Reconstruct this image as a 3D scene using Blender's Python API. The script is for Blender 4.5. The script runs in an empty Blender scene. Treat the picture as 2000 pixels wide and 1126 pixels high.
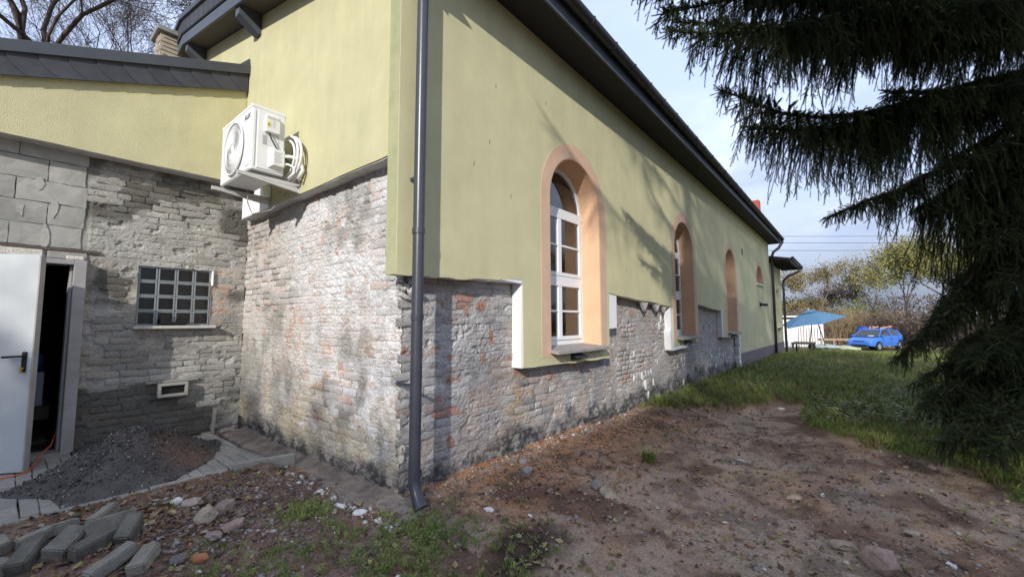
import bpy, bmesh, math, random
import numpy as np
from mathutils import Vector, Matrix, Euler, noise as mnoise

R = math.radians
rnd = random.Random(11)
rs = np.random.RandomState(7)
scene = bpy.context.scene
COL = scene.collection

# ------------------------------------------------------------------ camera, world, sun, exposure
cam_d = bpy.data.cameras.new('camera')
cam = bpy.data.objects.new('camera', cam_d)
COL.objects.link(cam)
th, pitch, roll = R(39.2), R(4.45), R(-0.15)
fw = Vector((math.cos(th)*math.cos(pitch), math.sin(th)*math.cos(pitch), math.sin(pitch)))
rt = Vector((math.sin(th), -math.cos(th), 0))
up = rt.cross(fw)
r2 = rt*math.cos(roll)+up*math.sin(roll)
u2 = -rt*math.sin(roll)+up*math.cos(roll)
CAM = Vector((-2.19, -3.01, 1.42))
m = Matrix((r2, u2, -fw)).transposed().to_4x4()
m.translation = CAM
cam.matrix_world = m
cam_d.sensor_width = 36
cam_d.lens = 816/2000*36
cam_d.clip_start = 0.02
cam_d.clip_end = 3000
scene.camera = cam

SUN_DIR = Vector((-1.0, -0.5, 0.5)).normalized()      # towards the sun
sun_d = bpy.data.lights.new('sun', 'SUN')
sun_d.energy = 3.5
sun_d.angle = R(0.55)
sun_d.color = (1.0, 0.95, 0.87)
sun = bpy.data.objects.new('sun', sun_d)
COL.objects.link(sun)
sun.rotation_euler = SUN_DIR.to_track_quat('Z', 'Y').to_euler()

world = bpy.data.worlds.new('World')
scene.world = world
world.use_nodes = True
nt = world.node_tree
nt.nodes.clear()
N = nt.nodes.new
Lk = nt.links.new
wo = N('ShaderNodeOutputWorld'); bg = N('ShaderNodeBackground')
sky = N('ShaderNodeTexSky'); sky.sky_type = 'NISHITA'; sky.sun_disc = False
sky.sun_elevation = math.asin(SUN_DIR.z)
sky.sun_rotation = math.atan2(SUN_DIR.x, SUN_DIR.y)
sky.air_density = 1.0; sky.dust_density = 1.2; sky.ozone_density = 1.5
tc = N('ShaderNodeTexCoord')
mp = N('ShaderNodeMapping'); mp.inputs['Scale'].default_value = (1.0, 1.0, 2.8)
mp.inputs['Location'].default_value = (0.35, 0.1, 0.55)
cn = N('ShaderNodeTexNoise'); cn.inputs['Scale'].default_value = 2.3; cn.inputs['Detail'].default_value = 9
cn.inputs['Roughness'].default_value = 0.55; cn.inputs['Distortion'].default_value = 0.5
cr = N('ShaderNodeValToRGB')
cr.color_ramp.elements[0].position = 0.35; cr.color_ramp.elements[0].color = (0, 0, 0, 1)
cr.color_ramp.elements[1].position = 0.60; cr.color_ramp.elements[1].color = (1, 1, 1, 1)
cn2 = N('ShaderNodeTexNoise'); cn2.inputs['Scale'].default_value = 2.9; cn2.inputs['Detail'].default_value = 6
cr2 = N('ShaderNodeValToRGB')
cr2.color_ramp.elements[0].position = 0.44; cr2.color_ramp.elements[0].color = (3.7, 4.3, 6.0, 1)
cr2.color_ramp.elements[1].position = 0.64; cr2.color_ramp.elements[1].color = (7.9, 8.6, 10.2, 1)
mxc = N('ShaderNodeMixRGB')
haze = N('ShaderNodeMixRGB'); haze.inputs[0].default_value = 0.62; haze.inputs[2].default_value = (6.6, 7.9, 11.2, 1)
# more cloud low down: the factor rises towards the horizon
sepz = N('ShaderNodeSeparateXYZ')
mr = N('ShaderNodeMapRange'); mr.inputs[1].default_value = 0.02; mr.inputs[2].default_value = 0.55
mr.inputs[3].default_value = 1.0; mr.inputs[4].default_value = 0.35
mm = N('ShaderNodeMath'); mm.operation = 'MULTIPLY'
Lk(tc.outputs['Generated'], mp.inputs[0]); Lk(mp.outputs[0], cn.inputs['Vector']); Lk(mp.outputs[0], cn2.inputs['Vector'])
Lk(cn.outputs[0], cr.inputs[0]); Lk(cn2.outputs[0], cr2.inputs[0])
Lk(tc.outputs['Generated'], sepz.inputs[0]); Lk(sepz.outputs[2], mr.inputs[0])
Lk(cr.outputs[0], mm.inputs[0]); Lk(mr.outputs[0], mm.inputs[1])
Lk(sky.outputs[0], haze.inputs[1])
Lk(haze.outputs[0], mxc.inputs[1]); Lk(cr2.outputs[0], mxc.inputs[2]); Lk(mm.outputs[0], mxc.inputs[0])
mr2 = N('ShaderNodeMapRange'); mr2.inputs[1].default_value = 0.03; mr2.inputs[2].default_value = 0.34
mr2.inputs[3].default_value = 0.44; mr2.inputs[4].default_value = 1.0
lowc = N('ShaderNodeMixRGB'); lowc.blend_type = 'MULTIPLY'; lowc.inputs[0].default_value = 1
Lk(sepz.outputs[2], mr2.inputs[0]); Lk(mxc.outputs[0], lowc.inputs[1]); Lk(mr2.outputs[0], lowc.inputs[2])
Lk(lowc.outputs[0], bg.inputs[0]); bg.inputs[1].default_value = 0.118
Lk(bg.outputs[0], wo.inputs[0])
scene.view_settings.view_transform = 'Standard'
scene.view_settings.look = 'None'
scene.view_settings.exposure = 0.38
scene.view_settings.gamma = 1
scene.view_settings.use_curve_mapping = False
scene.cycles.max_bounces = 8
scene.cycles.transparent_max_bounces = 12

# ------------------------------------------------------------------ tagging helpers
def tag(o, label=None, cat=None, group=None, kind=None):
    if label: o['label'] = label
    if cat: o['category'] = cat
    if group: o['group'] = group
    if kind: o['kind'] = kind
    return o

def link(name, me, mat=None, parent=None, loc=None, rot=None):
    o = bpy.data.objects.new(name, me)
    COL.objects.link(o)
    if mat is not None and me is not None:
        mats = mat if isinstance(mat, (list, tuple)) else [mat]
        if len(me.materials) == 0:
            for mm_ in mats: me.materials.append(mm_)
    if parent is not None: o.parent = parent
    if loc is not None: o.location = loc
    if rot is not None: o.rotation_euler = rot
    return o

def empty(name, loc, label, cat, group=None, rot=None):
    o = bpy.data.objects.new(name, None)
    o.empty_display_size = 0.2
    COL.objects.link(o)
    o.location = loc
    if rot is not None: o.rotation_euler = rot
    return tag(o, label, cat, group)

def part(name, me, mat, parent, **k):
    """part given in world coordinates under an (unrotated) parent"""
    o = link(name, me, mat, parent, **k)
    p = parent; off = Vector((0, 0, 0))
    while p is not None:
        off += p.location; p = p.parent
    o.location = o.location - off
    return o

# ------------------------------------------------------------------ numpy noise
def _h(ix, iy, s):
    n = (ix.astype(np.int64)*374761393 + iy.astype(np.int64)*668265263 + s*2147483647) & 0xffffffff
    n = ((n ^ (n >> 13))*1274126177) & 0xffffffff
    n = (n ^ (n >> 16)) & 0xffffffff
    return n/4294967295.0

def vn(x, y, s=0):
    x = np.asarray(x, float); y = np.asarray(y, float)
    ix = np.floor(x); iy = np.floor(y); fx = x-ix; fy = y-iy
    fx = fx*fx*fx*(fx*(fx*6-15)+10); fy = fy*fy*fy*(fy*(fy*6-15)+10)
    a = _h(ix, iy, s); b = _h(ix+1, iy, s); c = _h(ix, iy+1, s); d = _h(ix+1, iy+1, s)
    return (a*(1-fx)+b*fx)*(1-fy)+(c*(1-fx)+d*fx)*fy

def fbm(x, y, s=0, o=4, g=0.5):
    t = 0; a = 1; w = 0
    for i in range(o):
        t = t+a*vn(x*2**i+i*17.3, y*2**i+i*9.1, s+i*31); w += a; a *= g
    return t/w

def sst(a, b, x):
    t = np.clip((x-a)/(b-a), 0, 1); return t*t*(3-2*t)

def mix(a, b, t):
    a = np.asarray(a, float); b = np.asarray(b, float); t = np.asarray(t)[..., None]
    return a*(1-t)+b*t

# ------------------------------------------------------------------ mesh helpers
def mesh_np(name, V, F, cols=None, smooth=False):
    """V (n,3); F list of face arrays (k x 3 or 4) or one array"""
    me = bpy.data.meshes.new(name)
    V = np.asarray(V, np.float32)
    Fs = F if isinstance(F, list) else [F]
    loops = np.concatenate([f.reshape(-1) for f in Fs]).astype(np.int32)
    tot = np.concatenate([np.full(len(f), f.shape[1], np.int32) for f in Fs])
    st = np.concatenate([[0], np.cumsum(tot)[:-1]]).astype(np.int32)
    me.vertices.add(len(V)); me.vertices.foreach_set('co', V.reshape(-1))
    me.loops.add(len(loops)); me.loops.foreach_set('vertex_index', loops)
    me.polygons.add(len(tot)); me.polygons.foreach_set('loop_start', st); me.polygons.foreach_set('loop_total', tot)
    if smooth: me.polygons.foreach_set('use_smooth', np.ones(len(tot), bool))
    me.update(calc_edges=True)
    if cols is not None:
        a = me.color_attributes.new('soil', 'FLOAT_COLOR', 'POINT')
        c = np.ones((len(V), 4), np.float32); c[:, :3] = cols
        a.data.foreach_set('color', c.reshape(-1))
    return me

class MB:
    def __init__(s): s.v = []; s.f = []
    def add(s, vs, fs):
        b = len(s.v); s.v += [tuple(v) for v in vs]; s.f += [tuple(i+b for i in f) for f in fs]; return s
    def box(s, x0, x1, y0, y1, z0, z1):
        return s.add([(x0,y0,z0),(x1,y0,z0),(x1,y1,z0),(x0,y1,z0),(x0,y0,z1),(x1,y0,z1),(x1,y1,z1),(x0,y1,z1)],
                     [(0,3,2,1),(4,5,6,7),(0,1,5,4),(1,2,6,5),(2,3,7,6),(3,0,4,7)])
    def obox(s, c, ax, ay, az):
        c = Vector(c); ax = Vector(ax); ay = Vector(ay); az = Vector(az)
        P = [c+i*ax+j*ay+k*az for k in (-1, 1) for (i, j) in ((-1,-1),(1,-1),(1,1),(-1,1))]
        return s.add(P, [(0,3,2,1),(4,5,6,7),(0,1,5,4),(1,2,6,5),(2,3,7,6),(3,0,4,7)])
    def bar(s, a, b, w, h=None, upv=(0,0,1)):
        a = Vector(a); b = Vector(b); d = (b-a); L = d.length; d.normalize()
        h = w if h is None else h
        u = Vector(upv)
        if abs(d.dot(u)) > .98: u = Vector((1,0,0))
        sx = d.cross(u).normalized(); sy = sx.cross(d).normalized()
        return s.obox((a+b)/2, d*L/2, sx*w/2, sy*h/2)
    def tube(s, pts, r, n=10, cap=True):
        pts = [Vector(p) for p in pts]; rr = r if isinstance(r, (list, tuple)) else [r]*len(pts)
        base = len(s.v); prev = None
        for i, p in enumerate(pts):
            d = (pts[min(i+1, len(pts)-1)]-pts[max(i-1, 0)]).normalized()
            if prev is None:
                a = Vector((0,0,1)) if abs(d.z) < .9 else Vector((1,0,0))
                prev = d.cross(a).normalized()
            prev = (prev-d*prev.dot(d)).normalized(); q = d.cross(prev)
            for k in range(n):
                t = 2*math.pi*k/n
                s.v.append(tuple(p+rr[i]*(math.cos(t)*prev+math.sin(t)*q)))
        for i in range(len(pts)-1):
            for k in range(n):
                a = base+i*n+k; b = base+i*n+(k+1) % n
                s.f.append((a, b, b+n, a+n))
        if cap:
            s.f.append(tuple(base+k for k in range(n))[::-1]); e = base+(len(pts)-1)*n
            s.f.append(tuple(e+k for k in range(n)))
        return s
    def lathe(s, prof, n=20, M=None):
        base = len(s.v)
        for r_, z_ in prof:
            for k in range(n):
                t = 2*math.pi*k/n; p = Vector((r_*math.cos(t), r_*math.sin(t), z_))
                if M is not None: p = M @ p
                s.v.append(tuple(p))
        for i in range(len(prof)-1):
            for k in range(n):
                a = base+i*n+k; b = base+i*n+(k+1) % n
                s.f.append((a, b, b+n, a+n))
        return s
    def prism(s, poly, P, ext):
        """poly 2D points, P maps 2D to 3D, ext a vector; convex-ish n-gon caps"""
        n = len(poly); A = [Vector(P(*p)) for p in poly]; B = [p+Vector(ext) for p in A]
        return s.add(A+B, [tuple(range(n)), tuple(range(2*n-1, n-1, -1))]+[(i, i+n, (i+1) % n+n, (i+1) % n) for i in range(n)])
    def mesh(s, name='m', smooth=False, bevel=0):
        me = bpy.data.meshes.new(name); me.from_pydata(s.v, [], s.f)
        bm = bmesh.new(); bm.from_mesh(me)
        bmesh.ops.recalc_face_normals(bm, faces=bm.faces)
        if bevel: bmesh.ops.bevel(bm, geom=list(bm.edges), offset=bevel, segments=1, affect='EDGES', clamp_overlap=True)
        bm.to_mesh(me); bm.free()
        if smooth: me.polygons.foreach_set('use_smooth', np.ones(len(me.polygons), bool))
        me.update()
        return me

def poly_slab(loops, P, ext):
    """polygon with holes, loops of 2D points (first = outer) -> mesh extruded by ext"""
    bm = bmesh.new()
    for lp in loops:
        vs = [bm.verts.new(P(*p)) for p in lp]
        for i in range(len(vs)): bm.edges.new((vs[i], vs[(i+1) % len(vs)]))
    bmesh.ops.triangle_fill(bm, edges=bm.edges[:], use_beauty=True, use_dissolve=False)
    r = bmesh.ops.extrude_face_region(bm, geom=bm.faces[:])
    vv = [g for g in r['geom'] if isinstance(g, bmesh.types.BMVert)]
    bmesh.ops.translate(bm, verts=vv, vec=Vector(ext))
    bmesh.ops.recalc_face_normals(bm, faces=bm.faces)
    me = bpy.data.meshes.new('slab'); bm.to_mesh(me); bm.free()
    return me

def tubes_np(P0, P1, r0, r1, n=3):
    P0 = np.asarray(P0, float); P1 = np.asarray(P1, float); r0 = np.asarray(r0); r1 = np.asarray(r1)
    d = P1-P0; d /= (np.linalg.norm(d, axis=1)[:, None]+1e-9)
    a = np.where(np.abs(d[:, 2:3]) < .9, np.array([[0, 0, 1.]]), np.array([[1., 0, 0]]))
    u = np.cross(d, a); u /= np.linalg.norm(u, axis=1)[:, None]; w = np.cross(d, u)
    m_ = len(P0); V = np.zeros((m_, 2, n, 3))
    for k in range(n):
        t = 2*math.pi*k/n; o = math.cos(t)*u+math.sin(t)*w
        V[:, 0, k] = P0+o*r0[:, None]; V[:, 1, k] = P1+o*r1[:, None]
    base = (np.arange(m_)*2*n)[:, None]
    F = np.concatenate([np.stack([base[:, 0]+k, base[:, 0]+(k+1) % n, base[:, 0]+n+(k+1) % n, base[:, 0]+n+k], 1) for k in range(n)])
    return V.reshape(-1, 3), F

def scatter_np(name, variants, pos, scl, rot=None, cols=None):
    """variants: list of (V,F tri). returns one mesh of all copies"""
    n = len(pos); Vs = []; Fs = []; Cs = []; b = 0
    which = rs.randint(0, len(variants), n)
    if rot is None: rot = rs.rand(n, 3)*6.283
    cx_, sx_ = np.cos(rot[:, 0]), np.sin(rot[:, 0]); cy_, sy_ = np.cos(rot[:, 1]), np.sin(rot[:, 1]); cz_, sz_ = np.cos(rot[:, 2]), np.sin(rot[:, 2])
    M = np.zeros((n, 3, 3))
    M[:, 0, 0] = cz_*cy_; M[:, 0, 1] = cz_*sy_*sx_-sz_*cx_; M[:, 0, 2] = cz_*sy_*cx_+sz_*sx_
    M[:, 1, 0] = sz_*cy_; M[:, 1, 1] = sz_*sy_*sx_+cz_*cx_; M[:, 1, 2] = sz_*sy_*cx_-cz_*sx_
    M[:, 2, 0] = -sy_; M[:, 2, 1] = cy_*sx_; M[:, 2, 2] = cy_*cx_
    for k, (V, F) in enumerate(variants):
        idx = np.where(which == k)[0]
        if len(idx) == 0: continue
        S = V[None]*scl[idx][:, None, :]
        W = np.einsum('nij,nvj->nvi', M[idx], S)+pos[idx][:, None, :]
        Vs.append(W.reshape(-1, 3)); Fs.append((F[None]+(np.arange(len(idx))*len(V))[:, None, None]+b).reshape(-1, F.shape[1]))
        if cols is not None: Cs.append(np.repeat(cols[idx], len(V), axis=0))
        b += len(idx)*len(V)
    return mesh_np(name, np.concatenate(Vs), np.concatenate(Fs), np.concatenate(Cs) if cols is not None else None)

def ico(seed, sub=1, jit=0.25):
    bm = bmesh.new(); bmesh.ops.create_icosphere(bm, subdivisions=sub, radius=1)
    rr = random.Random(seed)
    for v in bm.verts: v.co *= 1+rr.uniform(-jit, jit)
    V = np.array([v.co[:] for v in bm.verts]); F = np.array([[v.index for v in f.verts] for f in bm.faces]); bm.free()
    return V, F

# ------------------------------------------------------------------ materials
MATS = {}
def base_mat(name):
    m_ = bpy.data.materials.new(name); m_.use_nodes = True
    t = m_.node_tree; b = t.nodes['Principled BSDF']
    return m_, t, b

def mat(name, col, rough=.8, var=.12, scale=6, bump=0, bscale=60, metal=0, col2=None, spec=.35, stretch=None, objrand=0, dist=.01, streak=0):
    if name in MATS: return MATS[name]
    m_, t, b = base_mat(name)
    b.inputs['Roughness'].default_value = rough; b.inputs['Metallic'].default_value = metal
    b.inputs['Specular IOR Level'].default_value = spec
    g = t.nodes.new('ShaderNodeNewGeometry'); mp_ = t.nodes.new('ShaderNodeMapping')
    t.links.new(g.outputs['Position'], mp_.inputs[0])
    if stretch: mp_.inputs['Scale'].default_value = stretch
    n1 = t.nodes.new('ShaderNodeTexNoise'); n1.inputs['Scale'].default_value = scale; n1.inputs['Detail'].default_value = 6; n1.inputs['Roughness'].default_value = .6
    t.links.new(mp_.outputs[0], n1.inputs['Vector'])
    r_ = t.nodes.new('ShaderNodeValToRGB'); r_.color_ramp.elements[0].position = .3; r_.color_ramp.elements[1].position = .7
    c = np.array(col[:3]); c2 = np.array(col2[:3]) if col2 else c*(1+var)
    c1 = c*(1-var) if not col2 else c
    r_.color_ramp.elements[0].color = (*c1, 1); r_.color_ramp.elements[1].color = (*c2, 1)
    t.links.new(n1.outputs[0], r_.inputs[0]); out = r_.outputs[0]
    if streak:
        mp2 = t.nodes.new('ShaderNodeMapping'); mp2.inputs['Scale'].default_value = (2.2, 2.2, .22)
        t.links.new(g.outputs['Position'], mp2.inputs[0])
        n3 = t.nodes.new('ShaderNodeTexNoise'); n3.inputs['Scale'].default_value = 1.6; n3.inputs['Detail'].default_value = 7; n3.inputs['Roughness'].default_value = .65
        t.links.new(mp2.outputs[0], n3.inputs['Vector'])
        r3 = t.nodes.new('ShaderNodeValToRGB'); r3.color_ramp.elements[0].position = .42; r3.color_ramp.elements[1].position = .66
        r3.color_ramp.elements[0].color = (1, 1, 1, 1); r3.color_ramp.elements[1].color = (1-streak*.9, 1-streak*.75, 1-streak*.8, 1)
        t.links.new(n3.outputs[0], r3.inputs[0])
        mx = t.nodes.new('ShaderNodeMixRGB'); mx.blend_type = 'MULTIPLY'; mx.inputs[0].default_value = 1
        t.links.new(out, mx.inputs[1]); t.links.new(r3.outputs[0], mx.inputs[2]); out = mx.outputs[0]
    if objrand:
        oi = t.nodes.new('ShaderNodeObjectInfo'); hs = t.nodes.new('ShaderNodeHueSaturation'); mr_ = t.nodes.new('ShaderNodeMapRange')
        mr_.inputs[3].default_value = 1-objrand; mr_.inputs[4].default_value = 1+objrand
        t.links.new(oi.outputs['Random'], mr_.inputs[0]); t.links.new(mr_.outputs[0], hs.inputs['Value']); t.links.new(out, hs.inputs['Color']); out = hs.outputs[0]
    t.links.new(out, b.inputs['Base Color'])
    if bump:
        n2 = t.nodes.new('ShaderNodeTexNoise'); n2.inputs['Scale'].default_value = bscale; n2.inputs['Detail'].default_value = 4
        t.links.new(g.outputs['Position'], n2.inputs['Vector'])
        bp = t.nodes.new('ShaderNodeBump'); bp.inputs['Strength'].default_value = bump; bp.inputs['Distance'].default_value = dist
        t.links.new(n2.outputs[0], bp.inputs['Height']); t.links.new(bp.outputs[0], b.inputs['Normal'])
    MATS[name] = m_
    return m_

def soil_mat(name, rough=.92, bscale=90, bump=.6, dist=.012, nvar=.35, nscale=45, objcol=False):
    m_, t, b = base_mat(name)
    b.inputs['Roughness'].default_value = rough; b.inputs['Specular IOR Level'].default_value = .2
    g = t.nodes.new('ShaderNodeNewGeometry')
    if objcol:
        at_ = t.nodes.new('ShaderNodeObjectInfo')
    else:
        at_ = t.nodes.new('ShaderNodeAttribute'); at_.attribute_name = 'soil'
    n1 = t.nodes.new('ShaderNodeTexNoise'); n1.inputs['Scale'].default_value = nscale; n1.inputs['Detail'].default_value = 8; n1.inputs['Roughness'].default_value = .7
    t.links.new(g.outputs['Position'], n1.inputs['Vector'])
    r_ = t.nodes.new('ShaderNodeValToRGB'); r_.color_ramp.elements[0].position = .32; r_.color_ramp.elements[1].position = .68
    r_.color_ramp.elements[0].color = (1-nvar,)*3+(1,); r_.color_ramp.elements[1].color = (1+nvar,)*3+(1,)
    t.links.new(n1.outputs[0], r_.inputs[0])
    mx = t.nodes.new('ShaderNodeMixRGB'); mx.blend_type = 'MULTIPLY'; mx.inputs[0].default_value = 1
    t.links.new(at_.outputs['Color'], mx.inputs[1]); t.links.new(r_.outputs[0], mx.inputs[2]); t.links.new(mx.outputs[0], b.inputs['Base Color'])
    n2 = t.nodes.new('ShaderNodeTexNoise'); n2.inputs['Scale'].default_value = bscale; n2.inputs['Detail'].default_value = 7; n2.inputs['Roughness'].default_value = .65
    t.links.new(g.outputs['Position'], n2.inputs['Vector'])
    bp = t.nodes.new('ShaderNodeBump'); bp.inputs['Strength'].default_value = bump; bp.inputs['Distance'].default_value = dist
    t.links.new(n2.outputs[0], bp.inputs['Height']); t.links.new(bp.outputs[0], b.inputs['Normal'])
    return m_

def glass_mat(name, tint=(.8, .85, .85), rough=.02, refl=1.0):
    m_ = bpy.data.materials.new(name); m_.use_nodes = True; t = m_.node_tree; t.nodes.clear()
    o = t.nodes.new('ShaderNodeOutputMaterial'); mx = t.nodes.new('ShaderNodeMixShader')
    gl = t.nodes.new('ShaderNodeBsdfGlossy'); gl.inputs['Roughness'].default_value = rough; gl.inputs[0].default_value = (refl,)*3+(1,)
    tr = t.nodes.new('ShaderNodeBsdfTransparent'); tr.inputs[0].default_value = (*tint, 1)
    fr = t.nodes.new('ShaderNodeFresnel'); fr.inputs[0].default_value = 1.75
    ma = t.nodes.new('ShaderNodeMath'); ma.operation = 'MULTIPLY'; ma.inputs[1].default_value = 1.15; ma.use_clamp = True
    t.links.new(fr.outputs[0], ma.inputs[0]); t.links.new(ma.outputs[0], mx.inputs[0]); t.links.new(tr.outputs[0], mx.inputs[1]); t.links.new(gl.outputs[0], mx.inputs[2])
    t.links.new(mx.outputs[0], o.inputs[0]); return m_

M_masonry = soil_mat('masonry', bscale=140, bump=1.0, dist=.009, nvar=.42, nscale=75)
M_brick = soil_mat('brick', bscale=130, bump=1.0, dist=.010, nvar=.42, nscale=75, objcol=True)
M_ground = soil_mat('ground', bscale=110, bump=1.0, dist=.012, nvar=.42, nscale=60)
M_pebble = soil_mat('pebble', bscale=150, bump=.3, dist=.004, nvar=.25, nscale=90)
M_plaster = mat('plaster', (.62, .585, .355), .9, .07, 2.6, bump=1.0, bscale=140, dist=.011, streak=.09)
M_plaster_far = M_plaster
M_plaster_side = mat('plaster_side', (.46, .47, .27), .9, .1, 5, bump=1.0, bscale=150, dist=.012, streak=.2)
M_eps = mat('styrofoam', (.80, .80, .82), .85, .06, 40, bump=.8, bscale=170, dist=.006)
M_epsd = mat('dirty_styrofoam', (.50, .49, .47), .9, .18, 9, bump=.6, bscale=90)
M_peach = mat('peach_paint', (.60, .41, .29), .85, .08, 4, bump=.25, bscale=220, dist=.004)
M_peach2 = mat('peach_reveal', (.68, .44, .28), .8, .07, 3, bump=.15, bscale=220, dist=.004)
M_dark = mat('dark_metal', (.035, .037, .045), .45, .12, 8, spec=.5)
M_pipe = mat('graphite_pipe', (.045, .048, .062), .33, .10, 7, spec=.55, bump=.05, bscale=30)
M_soffit = mat('dark_soffit', (.030, .029, .030), .7, .15, 6)
M_soffit2 = mat('brown_soffit_boards', (.10, .085, .065), .75, .25, 5, stretch=(1, 12, 1))
M_fascia = mat('slate_grey_paint', (.085, .10, .125), .55, .12, 6)
M_slate = mat('slate', (.052, .054, .064), .6, .15, 9, bump=.2, bscale=60, objrand=.12)
M_cap = mat('roof_cap_metal', (.06, .065, .075), .42, .1, 5, spec=.5)
M_white = mat('white_pvc', (.78, .79, .80), .4, .03, 5)
M_sill = mat('sill_metal', (.30, .28, .265), .6, .15, 8)
M_plinth = mat('mauve_plinth', (.21, .165, .18), .9, .12, 5, bump=.5, bscale=160)
M_acw = mat('ac_white', (.74, .75, .74), .45, .03, 4)
M_acg = mat('ac_grey', (.55, .56, .55), .5, .05, 4)
M_black = mat('black', (.015, .015, .016), .6, .1, 10)
M_door = mat('door_grey_paint', (.50, .525, .54), .5, .07, 2.0, spec=.45, streak=.10)
M_frame = mat('door_frame_metal', (.33, .32, .315), .45, .12, 6)
M_inside = mat('dark_interior', (.05, .042, .036), .9, .3, 3)
M_paver = mat('concrete_paver', (.30, .29, .265), .92, .14, 20, bump=.5, bscale=150, objrand=.13)
M_conc = mat('concrete', (.27, .265, .24), .93, .16, 16, bump=.6, bscale=120, objrand=.16)
M_block = mat('aerated_block', (.36, .355, .325), .93, .14, 7, bump=.5, bscale=110, objrand=.08)
M_glass = glass_mat('window_glass')
M_gblock = glass_mat('glass_block', (.60, .62, .62), .22, .5)
M_gedge = mat('glass_block_edge', (.27, .30, .31), .25, .1, 12, spec=.6)
M_curtain = mat('curtain', (.45, .43, .40), .9, .15, 4, stretch=(30, 30, 1))
M_red = mat('red_chimney', (.42, .07, .05), .7, .1, 6)
M_stone = mat('chimney_stone', (.38, .33, .25), .9, .2, 12, bump=.6, bscale=60)
M_bark = mat('bark', (.045, .035, .028), .95, .3, 18, bump=.6, bscale=40)
M_bark2 = mat('grey_bark', (.16, .135, .11), .95, .3, 12)
M_needle = mat('needles', (.030, .052, .022), .6, .35, 3, col2=(.060, .085, .034), spec=.3)

# ------------------------------------------------------------------ ground
def inpoly(x, y, P):
    r_ = np.zeros(np.shape(x), bool); n = len(P)
    for i in range(n):
        x0, y0 = P[i]; x1, y1 = P[(i+1) % n]
        c = ((y0 > y) != (y1 > y)) & (x < (x1-x0)*(y-y0)/(y1-y0+1e-12)+x0)
        r_ ^= c
    return r_

def dseg(x, y, P, closed=False):
    d = np.full(np.shape(x), 1e9); n = len(P)
    for i in range(n if closed else n-1):
        ax_, ay_ = P[i]; bx_, by_ = P[(i+1) % n]
        vx, vy = bx_-ax_, by_-ay_; t = np.clip(((x-ax_)*vx+(y-ay_)*vy)/(vx*vx+vy*vy), 0, 1)
        d = np.minimum(d, np.hypot(x-ax_-t*vx, y-ay_-t*vy))
    return d

GRASS = [(4.75, -.0), (4.87, -.93), (6.3, -1.6), (7.0, -2.05), (5.0, -2.35), (3.9, -3.0), (4.3, -3.7), (3.2, -4.1), (2.2, -5.2), (0, -8), (0, -60), (120, -60), (120, 60), (24, 60), (24, 0)]
def grass_amt(x, y):
    """1 in the overgrown area, 0 on bare soil, soft noisy edge"""
    d = dseg(x, y, GRASS, True); ins = inpoly(x, y, GRASS)
    sd = np.where(ins, d, -d)
    return sst(-.12, .22, sd+(fbm(x*1.4, y*1.4, 5)-.5)*.9)

def ground_h(x, y):
    x = np.asarray(x, float); y = np.asarray(y, float)
    far = np.hypot(x-2, y+2)
    nearf = 1-sst(15, 40, far)
    h = (fbm(x*.7, y*.7, 3, 3)-.5)*.14*nearf
    h = h+(fbm(x*4.1, y*4.1, 8, 4)-.5)*.045*nearf+(fbm(x*18, y*18, 12, 3)-.5)*.018*(1-sst(6, 11, far))
    h = h-.05
    # spoil against the wall under window 1, lower where the corner was dug out
    h = h+.05*np.exp(-((x-1.3)/1.3)**2-((y+.75)/.6)**2)
    h = h-.06*sst(4, 14, x)*(1-sst(0, 3, -y-.2))
    g = grass_amt(x, y)
    h = h+.05*g*nearf
    h = h+.17*np.exp(-((x-17.5)/4.5)**2)*sst(-.5, -1.6, y)
    # land falls away beyond the house towards the parked car
    h = h-.55*sst(19, 29, x)
    # dug strip along the return wall and paving bed
    pav = (x < -.3) & (y > 1.6) & (y < 3.75)
    h = np.where(pav, h*.12-.045, h)
    lo = np.exp(-((y-1.5)/.14)**2)*(x < -.1)
    h = h+.075*np.exp(-((y-1.50)/.22)**2)*(x < -.2)*(y < 1.64)
    led = (x > -.42) & (x < 0.05) & (y > -.38) & (y < 3.6)
    h = np.where(led, np.minimum(h, -.035)-.008, h)
    # ridge of rubble left of the corner
    h = h+.07*np.exp(-((x+.85)/.45)**2-((y-.75)/.45)**2)
    # tyre-worn hollow
    h = h-.03*np.exp(-((y+1.9+.1*np.sin(x))/.35)**2)*(x > 0)*(x < 6)
    return h

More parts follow.
